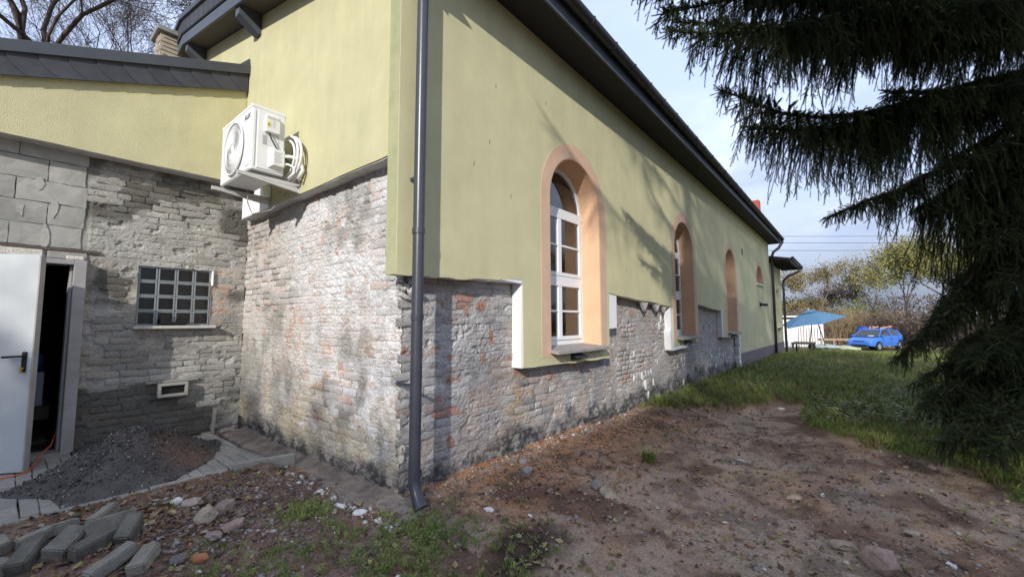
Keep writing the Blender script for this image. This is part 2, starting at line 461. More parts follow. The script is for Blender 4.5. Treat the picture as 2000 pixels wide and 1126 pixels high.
def ground_c(x, y):
    x = np.asarray(x, float); y = np.asarray(y, float)
    n1 = fbm(x*1.3, y*1.3, 21, 4); n2 = fbm(x*5, y*5, 22, 4); n3 = fbm(x*2.4+3, y*2.4, 23, 5); n4 = fbm(x*14, y*14, 25, 3)
    c = mix([.105, .075, .058], [.25, .195, .15], sst(.36, .66, n1*.5+n2*.5))
    c = mix(c, [.27, .235, .20], sst(.46, .62, n3)*.85*(x > -.2))                       # grey sand worn patches
    c = mix(c, [.30, .26, .205], np.exp(-((x-2.6)/.8)**2-((y+2.0)/.38)**2)*.75*sst(.35, .6, n2))
    c = mix(c, [.060, .044, .038], sst(.57, .68, fbm(x*2.9, y*2.9, 31, 4))*.5)           # damp dark earth
    w = np.exp(-(np.maximum(-y-.25, 0)/.75)**2)*sst(-.05, .5, x)*(1-sst(3.9, 4.8, x))      # crushed brick along the wall
    c = mix(c, [.36, .20, .115], w*sst(.33, .55, n2*.6+n1*.4)*.9)
    c = mix(c, [.30, .27, .24], w*np.exp(-((y+.2)/.14)**2)*.8*sst(.4, .6, n4))
    b = np.exp(-(np.hypot((x-.05)/.42, (y+1.30)/.26))**2)
    c = mix(c, [.022, .018, .018], sst(.28, .75, b*(.25+1.5*n2))*.85)                                # black patch with a soft noisy edge
    l = sst(-.25, .1, -x)*sst(-1.2, -.2, y)                                                # left of the corner: dark reddish rubble
    c = mix(c, [.105, .074, .062], l*.75)
    c = mix(c, [.17, .14, .125], l*sst(.5, .62, n4)*.8)
    g = grass_amt(x, y)
    c = mix(c, mix([.06, .08, .026], [.10, .09, .04], n2), g*.92)
    pav = (x < -.3) & (y > 1.6) & (y < 3.75)
    c = np.where(pav[..., None], mix(c, [.11, .095, .08], np.full(np.shape(x), .8)), c)
    far = sst(30, 60, np.hypot(x, y))
    c = mix(c, [.10, .09, .05], far)
    return c*(.86+.28*n4)[..., None]*np.array([1.42, 1.24, 1.08])

def graded(a0, a1, st, lo, hi, gr=1.09):
    c = list(np.arange(a0, a1, st)); s_ = st; v = a1
    while v < hi: c.append(v); s_ *= gr; v += s_
    s_ = st*gr; v = a0-s_; pre = []
    while v > lo: pre.append(v); s_ *= gr; v -= s_
    return np.array(pre[::-1]+c)
gx = graded(-2.6, 5.2, .022, -900, 1400, 1.075); gy = graded(-4.3, 2.4, .022, -900, 900, 1.075)
X, Y = np.meshgrid(gx, gy, indexing='ij')
H = ground_h(X, Y)
nx, ny = X.shape
idx = np.arange(nx*ny).reshape(nx, ny)
F = np.stack([idx[:-1, :-1], idx[1:, :-1], idx[1:, 1:], idx[:-1, 1:]], -1).reshape(-1, 4)
me = mesh_np('ground', np.stack([X, Y, H], -1).reshape(-1, 3), F, ground_c(X, Y).reshape(-1, 3), True)
g_ob = link('ground', me, M_ground); tag(g_ob, kind='structure')

def gz(x, y): return float(ground_h(np.array([x]), np.array([y]))[0])

# ------------------------------------------------------------------ house: masonry
house = empty('house', (0, 0, 0), 'yellow plastered house stripped to rough brick along its base, with arched windows', 'house')
YB = 3.67     # back (annex) masonry plane

def exposure(u, z, w):
    s = {'L': 0, 'R': 50, 'B': 90}[w]
    e = fbm(u*1.1+s, z*1.6, 41, 4)
    if w == 'B':
        e = e+.06+.10*(z < 1.35)-.25*np.exp(-((z-2.3)/.25)**2-((u+.75)/.55)**2)
    elif w == 'R':
        e = e-.005+.05*np.exp(-((z-.9)/.6)**2)*(u < 1.6)-.3*sst(.45, .1, z)-.05*(u > 4)
    else:
        e = e-.045+.05*sst(-1.6, -.2, -u)-.3*sst(.4, .1, z)
    return sst(.44, .60, e)

BL, BH = .262, .0775
def brick_cells(w, u0, u1, z0, z1):
    cells = []
    s = {'L': 3, 'R': 7, 'B': 5}[w]; r_ = random.Random(s); row = 0; z = z0
    while z < z1:
        u = u0-BL*(.5 if row % 2 else 0)-.05*r_.random()
        hd = row % 2 == 1
        while u < u1:
            L_ = (BL*.5 if (hd and r_.random() < .35) or r_.random() < .12 else BL)*(1+r_.uniform(-.05, .05))
            cells.append((u, z, L_, BH*(1+r_.uniform(-.06, .03)))); u += L_
        z += BH; row += 1
    return cells

def masonry_h(u, z, w):
    s = {'L': 100, 'R': 200, 'B': 300}[w]
    E_ = exposure(u, z, w)
    wu = u+(fbm(u*7, z*7, s+1, 3)-.5)*.07; wz = z+(fbm(u*6, z*6, s+2, 3)-.5)*.03
    a = fbm(wu*4, wz*7, s+3, 3)
    lump = (a-.5)*.012
    kk = {'L': 1.1, 'R': .8, 'B': .5}[w]
    ledge = 0
    for fx_, fz_, am, o_ in ((6, 24, .007, 4), (15, 44, .007, 14)):         # broken ledges of adhesive mortar
        tn = fbm(wu*fx_, wz*fz_, s+o_, 3); t = (tn*6+o_*.37) % 1.0
        ledge = ledge+sst(.0, .84, t)*(1-sst(.88, .98, t))*am*kk*sst(.30, .55, fbm(u*3+o_, z*3, s+o_+1, 2))
    pock = sst(.66, .74, fbm(wu*24, wz*38, s+12, 3))*.011*kk
    fine = (fbm(u*60, z*70, s+5, 3)-.5)*.009
    # courses showing through the smeared mortar as broken narrow cracks
    zz = z+(fbm(u*2.2, z*2.2, s+6, 3)-.5)*.030+(fbm(u*14, z*14, s+16, 2)-.5)*.010
    row = np.floor(zz/BH); cz_ = np.abs(zz/BH-row-.5)*2
    uu = u+(fbm(u*9, z*9, s+17, 2)-.5)*.02; cu_ = np.abs(((uu+(row % 2)*BL*.5+_h(row, row*0, s)*.06)/BL) % 1-.5)*2
    crack = np.maximum(sst(.82, .94, cz_)*sst(.36, .50, fbm(u*5.5, z*13, s+9, 3)), sst(.945, .98, cu_)*.7*sst(.52, .64, fbm(u*9, z*9, s+18, 3)))
    smear = .003+lump+ledge-pock+fine-{'L': .014, 'R': .011, 'B': .010}[w]*crack
    joint = -.008+lump*.4+ledge*.4+fine*.8+.016*sst(.50, .66, fbm(u*7, z*13, s+7, 3))
    h = smear*(1-E_)+joint*E_
    h = h-.016*sst(.72, .76, fbm(u*6.5, z*9, s+8, 3))
    if w == 'B': h = np.where((u < -1.60) & (z > 2.21), -.008+fine*.3, h)
    return h

def masonry_c(u, z, w):
    """albedo of the old wall: mortar, lime, brick dust, damp and tar stains"""
    s = {'L': 400, 'R': 500, 'B': 600}[w]
    n1 = fbm(u*1.6, z*1.6, s, 4); n2 = fbm(u*7, z*9, s+1, 4); n3 = fbm(u*22, z*26, s+2, 3); n4 = fbm(u*3.3, z*3.3, s+3, 5)
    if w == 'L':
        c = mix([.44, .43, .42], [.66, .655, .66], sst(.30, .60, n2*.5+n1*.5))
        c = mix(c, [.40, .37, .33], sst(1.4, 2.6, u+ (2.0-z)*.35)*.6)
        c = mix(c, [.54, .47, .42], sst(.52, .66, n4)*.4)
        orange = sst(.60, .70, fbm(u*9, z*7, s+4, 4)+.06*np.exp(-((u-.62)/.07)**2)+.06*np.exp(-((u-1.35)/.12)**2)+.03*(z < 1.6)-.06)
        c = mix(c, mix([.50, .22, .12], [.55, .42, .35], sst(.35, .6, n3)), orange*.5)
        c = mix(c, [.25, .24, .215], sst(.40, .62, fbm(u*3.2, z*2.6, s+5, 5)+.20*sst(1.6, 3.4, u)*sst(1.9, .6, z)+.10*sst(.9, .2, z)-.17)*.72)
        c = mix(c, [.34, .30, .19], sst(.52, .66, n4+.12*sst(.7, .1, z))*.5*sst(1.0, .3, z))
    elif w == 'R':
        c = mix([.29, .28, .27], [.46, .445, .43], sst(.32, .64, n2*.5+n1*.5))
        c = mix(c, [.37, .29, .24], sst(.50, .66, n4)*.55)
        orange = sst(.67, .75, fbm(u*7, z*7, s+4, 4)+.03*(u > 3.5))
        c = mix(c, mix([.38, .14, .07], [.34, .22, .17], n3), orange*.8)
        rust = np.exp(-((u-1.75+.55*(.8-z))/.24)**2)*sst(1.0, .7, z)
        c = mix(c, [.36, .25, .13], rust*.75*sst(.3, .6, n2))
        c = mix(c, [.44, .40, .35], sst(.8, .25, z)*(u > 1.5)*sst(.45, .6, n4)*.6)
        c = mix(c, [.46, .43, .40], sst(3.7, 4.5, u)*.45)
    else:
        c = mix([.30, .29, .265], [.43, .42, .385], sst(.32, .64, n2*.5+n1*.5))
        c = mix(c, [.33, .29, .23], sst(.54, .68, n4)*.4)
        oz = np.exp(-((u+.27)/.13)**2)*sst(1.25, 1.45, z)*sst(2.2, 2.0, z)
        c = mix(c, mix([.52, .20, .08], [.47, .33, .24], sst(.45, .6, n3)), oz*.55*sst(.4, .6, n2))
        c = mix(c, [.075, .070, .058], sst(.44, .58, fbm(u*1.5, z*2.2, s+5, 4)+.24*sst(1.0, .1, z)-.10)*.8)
    # bitumen and damp along the foot of the walls
    if w != 'B':
        tar = sst(.30, .08, z+(n4-.5)*.45+(.02 if w == 'R' else .06))
        c = mix(c, mix([.045, .045, .052], [.16, .15, .145], sst(.45, .62, n3)), tar*.9)
        c = mix(c, [.42, .40, .37], sst(.60, .68, n2)*tar*.6)
    return c*(.90+.2*n3)[..., None]

def wall_sheet(w, us, zs, P, keep, flip):
    U, Z = np.meshgrid(us, zs, indexing='ij'); h = masonry_h(U, Z, w)
    ju = (vn(U*90, Z*90, 9)-.5)*.3*(us[1]-us[0])
    V = P(U+ju, Z, h)
    n, m_ = U.shape; id_ = np.arange(n*m_).reshape(n, m_)
    F_ = np.stack([id_[:-1, :-1], id_[1:, :-1], id_[1:, 1:], id_[:-1, 1:]], -1).reshape(-1, 4)
    uc = ((U[:-1, :-1]+U[1:, 1:])/2).reshape(-1); zc = ((Z[:-1, :-1]+Z[1:, 1:])/2).reshape(-1)
    F_ = F_[keep(uc, zc)]
    if flip: F_ = F_[:, ::-1]
    return mesh_np('masonry', V.reshape(-1, 3), F_, masonry_c(U, Z, w).reshape(-1, 3), False)

PL = lambda u, z, h: np.stack([-h, u, z], -1)
PR = lambda u, z, h: np.stack([u, -h, z], -1)
PB = lambda u, z, h: np.stack([u, YB-h, z], -1)
WIN = [(2.715, .655, 1.06, 3.62), (7.40, .655, 1.06, 3.62), (11.95, .655, 1.06, 3.62)]   # xc, half width, sill z, crown z
DOOR = (-2.68, -1.60, 0.0, 2.10)
GB = (-1.15, -.41, 1.375, 2.10)
wallL = part('masonry_wall', wall_sheet('L', np.arange(-.008, 3.75, .0085), np.arange(-.2, 2.98, .0085), PL, lambda u, z: (z < 2.96), True), M_masonry, house)
wallL['label'] = 'sunlit rough wall of pale mortar-smeared brick'
us = np.concatenate([np.arange(-.008, 4.3, .0095), np.arange(4.3, 13.4, .022)])
def keepR(u, z):
    k = np.ones(u.shape, bool)
    for xc, hw, z0, z1 in WIN: k &= ~((abs(u-xc) < hw+.02) & (z > z0-.03))
    return k
wallR = part('masonry_wall', wall_sheet('R', us, np.arange(-.35, 2.05, .0095), PR, keepR, False), M_masonry, house)
wallR['label'] = 'long rough brick wall under the arched windows'
def keepB(u, z):
    k = ~((u > DOOR[0]) & (u < DOOR[1]) & (z < DOOR[3]+.02))
    k &= ~((u > GB[0]) & (u < GB[1]) & (z > GB[2]) & (z < GB[3]))
    return k
wallB = part('masonry_wall', wall_sheet('B', np.arange(-4.2, .0, .010), np.arange(-.15, 3.42, .0095), PB, keepB, False), M_masonry, house)
wallB['label'] = 'shaded grey brick wall with the door and glass block window'

# bricks standing proud of the mortar: the 300 that show largest singly, the rest joined
def brick_variant(seed):
    r_ = random.Random(seed); nu, nz = 5, 3; V = []; F_ = []
    for i in range(nu+1):
        for j in range(nz+1):
            a = i/nu; b = j/nz; e = min(a, 1-a)*nu; f = min(b, 1-b)*nz
            y = -.5+(0.10 if (i in (0, nu) or j in (0, nz)) else 0)*(.3+2.2*r_.random())+r_.uniform(-.13, .13)
            V.append((a-.5+r_.uniform(-.028, .028), y, b-.5+r_.uniform(-.085, .085)))
    n0 = len(V)
    for i in range(nu):
        for j in range(nz):
            a = i*(nz+1)+j; F_.append((a, a+nz+1, a+nz+2, a+1))
    ring = [(i, 0) for i in range(nu+1)]+[(nu, j) for j in range(1, nz+1)]+[(i, nz) for i in range(nu-1, -1, -1)]+[(0, j) for j in range(nz-1, 0, -1)]
    for i, j in ring: V.append((i/nu-.5, 1.0, j/nz-.5))
    for k in range(len(ring)):
        k2 = (k+1) % len(ring); a = ring[k][0]*(nz+1)+ring[k][1]; b = ring[k2][0]*(nz+1)+ring[k2][1]
        F_.append((b, a, n0+k, n0+k2))
    V = np.array(V); F_ = np.array(F_)
    return V, F_
BV = [brick_variant(i) for i in range(14)]
BVM = []
for V, F_ in BV:
    me = mesh_np('brick', V, F_); me.materials.append(M_brick); BVM.append(me)

def px(P):
    d = Vector(P)-CAM; z = d.dot(fw)
    if z < .1: return None
    return (1000+816*d.dot(r2)/z, 563-816*d.dot(u2)/z, z)

RBOX = [(-.2, 1.51, 1.84), (1.51, 3.64, .88), (3.64, 6.52, 1.68), (6.52, 8.3, .83), (8.3, 10.7, 1.66), (10.7, 12.8, .93)]
def hiddenR(u, z):
    for a, b, zz in RBOX:
        if a <= u < b and z > zz+.03: return True
    return u > 12.8
allb = []
for w, wob, (u0, u1, z0, z1), Pf in (('L', wallL, (0, 3.66, .0, 2.84), lambda u, z, h: (-h, u, z)), ('R', wallR, (0, 13, -.02, 1.9), lambda u, z, h: (u, -h, z)), ('B', wallB, (-4.1, -.02, .0, 3.25), lambda u, z, h: (u, YB-h, z))):
    for (u, z, L_, h_) in brick_cells(w, u0, u1, z0, z1):
        uc, zc = u+L_/2, z+h_/2
        if uc < u0 or uc > u1 or zc > z1: continue
        if w == 'R' and hiddenR(uc, zc): continue
        if w == 'B':
            if DOOR[0]-.1 < uc < DOOR[1]+.12 and zc < DOOR[3]+.1: continue
            if GB[0]-.11 < uc < GB[1]+.06 and GB[2]-.06 < zc < GB[3]+.04: continue
            if uc < -1.62 and zc > 2.22: continue
            if u < DOOR[1]+.01 and u+L_ > DOOR[1] and zc < 2.2: continue
        E_ = float(exposure(np.array([uc]), np.array([zc]), w)[0])
        if E_ < .35 or rnd.random() < .06: continue
        c = masonry_c(np.array([uc]), np.array([zc]), w)[0]
        k = rnd.random()
        if w == 'L' and k < .16: c = np.array([.52, .38, .33])*.6+c*.4
        if w == 'R' and k < .14: c = np.array([.34, .22, .18])*.55+c*.45
        c = c*rnd.uniform(.82, 1.16)
        proud = -.008+(E_-.35)*.008+rnd.uniform(-.004, .005)
        q = px(Pf(uc, zc, 0))
        if q is None: continue
        vis = -40 < q[0] < 2040 and -40 < q[1] < 1170
        nrm = Vector((-1, 0, 0)) if w == 'L' else Vector((0, -1, 0))
        vv = (CAM-Vector(Pf(uc, zc, 0))).normalized()
        area = max(0, nrm.dot(vv))*L_*h_*816**2/q[2]**2 if vis else 0
        if w == 'B' and uc < -1.9 and zc < 2.15: area = 0
        allb.append((area, w, wob, Pf(uc, zc, proud), L_, h_, c, rnd.randrange(14), rnd.uniform(-.03, .03), rnd.uniform(-.025, .025)))
allb.sort(key=lambda t: -t[0])
rest = {'L': [], 'R': [], 'B': []}
for i, (ar, w, wob, P, L_, h_, c, k, t1, t2) in enumerate(allb):
    rz = -math.pi/2 if w == 'L' else 0
    if i < 300:
        o = bpy.data.objects.new('brick', BVM[k]); COL.objects.link(o); o.parent = wob
        o.location = P; o.rotation_euler = (t2, t1, rz+t2); o.scale = (L_-.009, .022, h_-.008); o.color = (*c, 1)
    else: rest[w].append((P, (t2, t1, rz+t2), (L_-.009, .022, h_-.008), c, k))
for w, wob in (('L', wallL), ('R', wallR), ('B', wallB)):
    L_ = rest[w]
    if not L_: continue
    # one joined mesh of the smaller bricks
    Vs = []; Fs = []; Cs = []; b = 0
    for P, ro, sc, c, k in L_:
        V, F_ = BV[k]; M3 = np.array(Euler(ro).to_matrix())
        Vs.append((V*np.array(sc))@M3.T+np.array(P)); Fs.append(F_+b); Cs.append(np.repeat(c[None], len(V), 0)); b += len(V)
    o = link('bricks', mesh_np('bricks', np.concatenate(Vs), np.concatenate(Fs), np.concatenate(Cs)), M_masonry, wob)
    tag(o, kind='stuff')

# aerated concrete blocks above the door
mort = MB()
for r_i in range(5):
    z = 2.235+r_i*.235; x = -1.66-(.0 if r_i % 2 else .22)
    x1 = -1.64+rnd.uniform(-.02, .02)
    first = True
    while x1 > -4.1:
        Lb = (.30 if (r_i % 2 and first) else .52)+rnd.uniform(-.02, .02); first = False
        top = min(z+.228, 3.40)
        mb = MB(); h0 = rnd.uniform(.004, .010)
        n_ = 7
        V = []; F_ = []
        for i in range(n_+1):
            for j in range(4):
                V.append((x1-Lb+(Lb-.008)*i/n_+rnd.uniform(-.004, .004)*(i in (0, n_)), YB-.002-h0*.5-rnd.uniform(0, .003)+(.004 if (i in (0, n_) or j in (0, 3)) else 0), z+(top-z)*j/3+rnd.uniform(-.004, .004)))
        for i in range(n_):
            for j in range(3):
                a = i*4+j; F_.append((a, a+4, a+5, a+1))
        nb = len(V)
        ring = [i*4 for i in range(n_+1)]+[n_*4+j for j in range(1, 4)]+[i*4+3 for i in range(n_-1, -1, -1)]+[j for j in (2, 1)]
        for q in ring: V.append((V[q][0], YB+.03, V[q][2]))
        for kk in range(len(ring)):
            k2 = (kk+1) % len(ring); F_.append((ring[k2], ring[kk], nb+kk, nb+k2))
        mb.add(V, F_)
        part('concrete_block', mb.mesh(), M_block, wallB)
        x1 -= Lb
# mortar skim flakes over the blocks
for (x, z, w_, h_) in ((-2.0, 2.90, .04, .08), (-1.88, 2.66, .035, .10), (-2.12, 2.60, .03, .07), (-1.93, 2.33, .035, .11)):
    pts = [(x+w_*math.cos(a)*(1+rnd.uniform(-.35, .35)), z+h_*math.sin(a)*(1+rnd.uniform(-.35, .35))) for a in [k*math.pi/6 for k in range(12)]]
    part('mortar_patch', MB().prism(pts, lambda a, b: (a, YB-.013, b), (0, .02, 0)).mesh(), mat('pale_mortar', (.40, .395, .36), .9, .12, 20, bump=.5, bscale=100), wallB)

# ------------------------------------------------------------------ house: insulation and render
def jag(p0, p1, n, amp, seed):
    r_ = random.Random(seed); out = []
    for i in range(n+1):
        t = i/n; out.append((p0[0]+(p1[0]-p0[0])*t, p0[1]+(p1[1]-p0[1])*t+(r_.uniform(-amp, amp) if 0 < i < n else 0)))
    return out
def arch(xc, hw, z0, z1, n=20):
    zs_ = z1-hw
    return [(xc-hw, z0), (xc+hw, z0)]+[(xc+hw*math.cos(math.pi*k/n), zs_+hw*math.sin(math.pi*k/n)) for k in range(n+1)]
OCU = (17.1, .72, 2.86, 3.62)
bottom = jag((-.17, 1.80), (.18, 1.81), 3, .006, 1)+jag((.2, 1.80), (1.15, 1.853), 9, .009, 2)
edge_render = bottom+[(1.51, 1.885), (1.515, .905)]+jag((1.53, .90), (3.60, .862), 12, .010, 3)+[(3.625, .87), (3.65, 1.84)]+jag((3.66, 1.84), (6.45, 1.70), 12, .012, 4)\
    + [(6.53, 1.70), (6.55, .90)]+jag((6.57, .895), (8.2, .93), 7, .008, 5)+[(8.30, .93), (8.32, 1.80)]+jag((8.34, 1.80), (10.6, 1.68), 9, .012, 6)\
    + [(10.78, 1.68), (10.8, .95)]+jag((10.82, .94), (12.7, .90), 6, .01, 7)+[(12.80, .88), (12.86, -.25), (19.8, -.25), (19.8, 4.93), (-.17, 4.93)]
holes = [arch(xc, hw, z0, z1)[::-1] for xc, hw, z0, z1 in WIN]
oz = OCU; ocu = [(oz[0]+oz[1]*math.cos(math.pi*k/14), oz[2]+.0+(oz[3]-oz[2])*math.sin(math.pi*k/14)) for k in range(15)]
holes.append(ocu[::-1])
P_R = lambda u, z: (u, -.15, z)
part('render_coat', poly_slab([edge_render]+holes, P_R, (0, .012, 0)), M_plaster, house)['label'] = 'yellow green stucco on the long wall'
# insulation core behind the coat, slightly larger where the coat has broken away
core = jag((-.155, 1.805), (1.51, 1.845), 12, .006, 8)+[(1.50, 1.84), (1.488, .90)]+jag((1.50, .895), (3.60, .866), 8, .006, 9)+[(3.63, .87), (3.66, 1.30), (3.92, 1.31), (3.93, 1.835)]\
    + jag((3.95, 1.82), (6.30, 1.70), 10, .015, 10)+[(6.40, 1.70), (6.43, 1.25), (6.36, 1.2), (6.40, .84)]+jag((6.42, .815), (7.5, .83), 5, .008, 11)+[(7.52, .92), (8.30, .93), (8.31, 1.79)]\
    + jag((8.33, 1.80), (10.5, 1.69), 7, .012, 12)+[(10.62, 1.68), (10.66, .95), (12.7, .90), (12.80, .86), (12.76, .5), (12.79, -.25), (19.79, -.25), (19.79, 4.92), (-.155, 4.92)]
part('insulation_board', poly_slab([core]+[arch(xc, hw+.004, z0, z1+.004)[::-1] for xc, hw, z0, z1 in WIN]+[[(a, b+.0) for a, b in [(oz[0]+(oz[1]+.004)*math.cos(math.pi*k/14), oz[2]+(oz[3]-oz[2]+.004)*math.sin(math.pi*k/14)) for k in range(15)]][::-1]], lambda u, z: (u, -.137, z), (0, .132, 0)), M_eps, house)['label'] = 'white styrofoam edge exposed beside the arched windows'
# plastered return at the corner
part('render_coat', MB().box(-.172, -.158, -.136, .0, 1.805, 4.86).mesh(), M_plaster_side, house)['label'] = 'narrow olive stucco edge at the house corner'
# return wall slab (plane x=-.15)
ZL = 2.835
roofz = lambda y: 4.90+.232*y if y < 5.75 else 4.90+.232*(11.5-y)
coatL = jag((.0, ZL+.012), (2.50, ZL+.0), 12, .006, 13)+[(2.52, 2.83), (2.55, 2.97), (2.73, 3.02), (2.80, 3.17), (3.52, 3.20), (3.52, 3.6), (11.5, 3.6), (11.5, 4.88), (5.75, roofz(5.75)-.02), (0, 4.88)]
part('render_coat', poly_slab([coatL], lambda y, z: (-.15, y, z), (.012, 0, 0)), M_plaster, house)['label'] = 'bright yellow stucco of the gable wall'
part('insulation_board', poly_slab([jag((0, ZL), (3.5, ZL-.01), 18, .007, 14)+[(3.5, 3.55), (11.45, 3.55), (11.45, 4.86), (5.75, roofz(5.75)-.04), (0, 4.86)]], lambda y, z: (-.137, y, z), (.135, 0, 0)), M_epsd, house)['label'] = 'grey underside of the gable insulation'
part('insulation_board', MB().box(-.149, -.138, 2.56, 3.46, 2.832, 3.16).mesh(), M_eps, house)['label'] = 'bare white styrofoam below the outdoor unit'
# front block of the corner, covers slab join
part('render_coat', MB().box(-.158, -.138, -.136, .01, 2.84, 4.88).mesh(), M_plaster, house)
# annex (back) slab plane y=3.47
zb = lambda x: 4.72+.362*(x+.15)
backp = jag((-5.2, 3.30), (-.155, 3.315), 20, .006, 15)+[(-.155, zb(-.155)), (-5.2, zb(-5.2))]
part('render_coat', poly_slab([backp], lambda x, z: (x, 3.47, z), (0, .012, 0)), M_plaster, house)['label'] = 'yellow stucco above the door, with a sloping top'
part('insulation_board', poly_slab([jag((-5.2, 3.295), (-.16, 3.31), 30, .008, 16)+[(-.16, zb(-.16)-.02), (-5.2, zb(-5.2)-.02)]], lambda x, z: (x, 3.483, z), (0, .18, 0)), M_epsd, house)
# hanging flaps and wedges of foam under the stucco, right of window 1 and left of it
for x, w_, h_ in ((5.1, .32, .16), (5.7, .3, .13), (6.1, .2, .12)):
    part('foam_flap', MB().prism([(x-w_/2, 1.76-.05*(x-5)), (x+w_/2, 1.75-.05*(x-5)), (x+.02, 1.76-.05*(x-5)-h_)], lambda a, b: (a, -.13, b), (0, .05, 0)).mesh(), M_epsd, house)
part('foam_wedge', MB().prism([(1.12, 1.853), (1.49, 1.835), (1.50, 1.876), (1.3, 1.866)], lambda a, b: (a, -.150, b), (0, .015, 0)).mesh(), M_eps, house)
# broken adhesive piece at the corner edge
part('adhesive_strip', poly_slab([[(-.03, 1.93), (-.028, 2.36), (.012, 2.42), (.03, 2.40), (.045, 2.2), (.035, 2.1), (.05, 1.98), (.03, 1.92)]], lambda y, z: (-.03, y, z), (.03, 0, 0)), M_epsd, house)
# torn fabric and mortar lump behind the downpipe
lump = MB()
for k in range(16):
    a = Vector((rnd.uniform(-.03, .16), -rnd.uniform(0, .06), rnd.uniform(1.62, 1.79)))
    lump.obox(a, Vector((rnd.uniform(.01, .04), 0, rnd.uniform(-.02, .02))), Vector((0, .015, 0)), Vector((rnd.uniform(-.02, .02), 0, rnd.uniform(.01, .03))))
part('torn_mesh', lump.mesh(bevel=.004), M_epsd, house)

for x, z in ((.95, 3.25), (1.05, 3.9), (1.30, 2.75), (.72, 2.95), (4.3, 2.2), (2.0, 4.1)):
    part('stucco_scar', MB().prism([(x, z), (x+.006, z+.03), (x+.004, z+.075), (x-.004, z+.04)], lambda a, b: (a, -.1512, b), (0, .003, 0)).mesh(), M_inside, house)
# mauve plinth at the far end and the downpipe's side
part('plinth', poly_slab([[(12.95, -.3), (12.95, .37), (19.81, .34), (19.81, -.3)]], lambda x, z: (x, -.158, z), (0, .02, 0)), M_plinth, house)
# torn EPS edge at the end of the stripped zone
mb = MB()
for k in range(7):
    z = .78-.15*k; mb.obox((12.78+rnd.uniform(-.05, .05), -.09+rnd.uniform(-.02, .02), z), (.05+rnd.uniform(0, .03), 0, .02), (0, .07, 0), (rnd.uniform(-.03, .03), 0, .09))
part('torn_styrofoam', mb.mesh(bevel=.01), M_eps, house)

# adhesive daubs left on the long wall
DA = [(4.84, .84, 1.2), (4.82, .43, 1.3), (5.18, .42, 1.5), (5.34, .47, 1.1), (5.47, .46, 1.1), (5.60, .47, 1.1), (5.33, .25, 2.0), (5.71, .26, 1.4), (5.44, .05, 1.8), (5.95, .60, .8), (6.95, .42, 1.0), (7.12, .43, 1.2),
      (7.4, .55, 1.3), (7.45, .42, 1.3), (7.6, .42, 1.2), (7.62, .56, 1.2), (8.15, .29, 1.2), (7.5, .05, 1.6), (8.4, 1.35, 1.3), (8.7, 1.38, 1.2), (6.1, 1.3, 1.8), (6.2, 1.45, 1.6)]
for i in range(28):
    DA.append((9.3+rnd.uniform(0, 3.3), .15+.55*rnd.random(), rnd.uniform(.9, 1.5)))
dv = []
for k in range(5):
    V, F_ = ico(60+k, 2, .12); V = V*np.array([.5, .28, 1.0]); V[:, 1] = np.maximum(V[:, 1], -.22); me = mesh_np('daub', V, F_); me.materials.append(mat('pale_adhesive', (.68, .68, .68), .85, .1, 30, bump=.5, bscale=80)); dv.append(me)
for x, z, s_ in DA:
    o = bpy.data.objects.new('adhesive_daub', rnd.choice(dv)); COL.objects.link(o); o.parent = wallR
    o.location = (x, -.012, z); o.rotation_euler = (0, rnd.uniform(-.25, .25), 0); k = s_*.052*rnd.uniform(.85, 1.15); o.scale = (k*rnd.uniform(.8, 1.3), k*.5, k)

# ------------------------------------------------------------------ windows
def arch_band(xc, hw0, hw1, z0, z1, y0, dy, n=28):
    """frame shape between two arches (outer hw1, inner hw0), open at the bottom"""
    zs_ = z1-hw0
    pin = [(xc+hw0, z0)]+[(xc+hw0*math.cos(math.pi*k/n), zs_+hw0*math.sin(math.pi*k/n)) for k in range(n+1)]+[(xc-hw0, z0)]
    po = [(xc+hw1, z0)]+[(xc+hw1*math.cos(math.pi*k/n), zs_+hw1*math.sin(math.pi*k/n)) for k in range(n+1)]+[(xc-hw1, z0)]
    V = []; F_ = []; m_ = len(pin)
    for (a, b) in pin: V += [(a, y0, b), (a, y0+dy, b)]
    for (a, b) in po: V += [(a, y0, b), (a, y0+dy, b)]
    o = 2*m_
    for i in range(m_-1):
        a = 2*i; b = 2*i+2
        F_ += [(a, b, o+b, o+a), (a+1, o+a+1, o+b+1, b+1), (a, a+1, b+1, b), (o+a, o+b, o+b+1, o+a+1)]
    F_ += [(0, o, o+1, 1), (2*m_-2, 2*m_-1, o+2*m_-1, o+2*m_-2)]
    return MB().add(V, F_)

def arch_pane(xc, hw, z0, z1, y0, dy, n=20):
    zs_ = z1-hw
    a0 = math.asin(max(-1, min(1, (z0-zs_)/hw))) if z0 > zs_ else 0
    pts = [(xc+hw*math.cos(a0+(math.pi-2*a0)*k/n), zs_+hw*math.sin(a0+(math.pi-2*a0)*k/n)) for k in range(n+1)]
    if z0 < zs_: pts = [(xc-hw, z0), (xc+hw, z0)]+pts
    return MB().prism(pts, lambda a, b: (a, y0, b), (0, dy, 0))

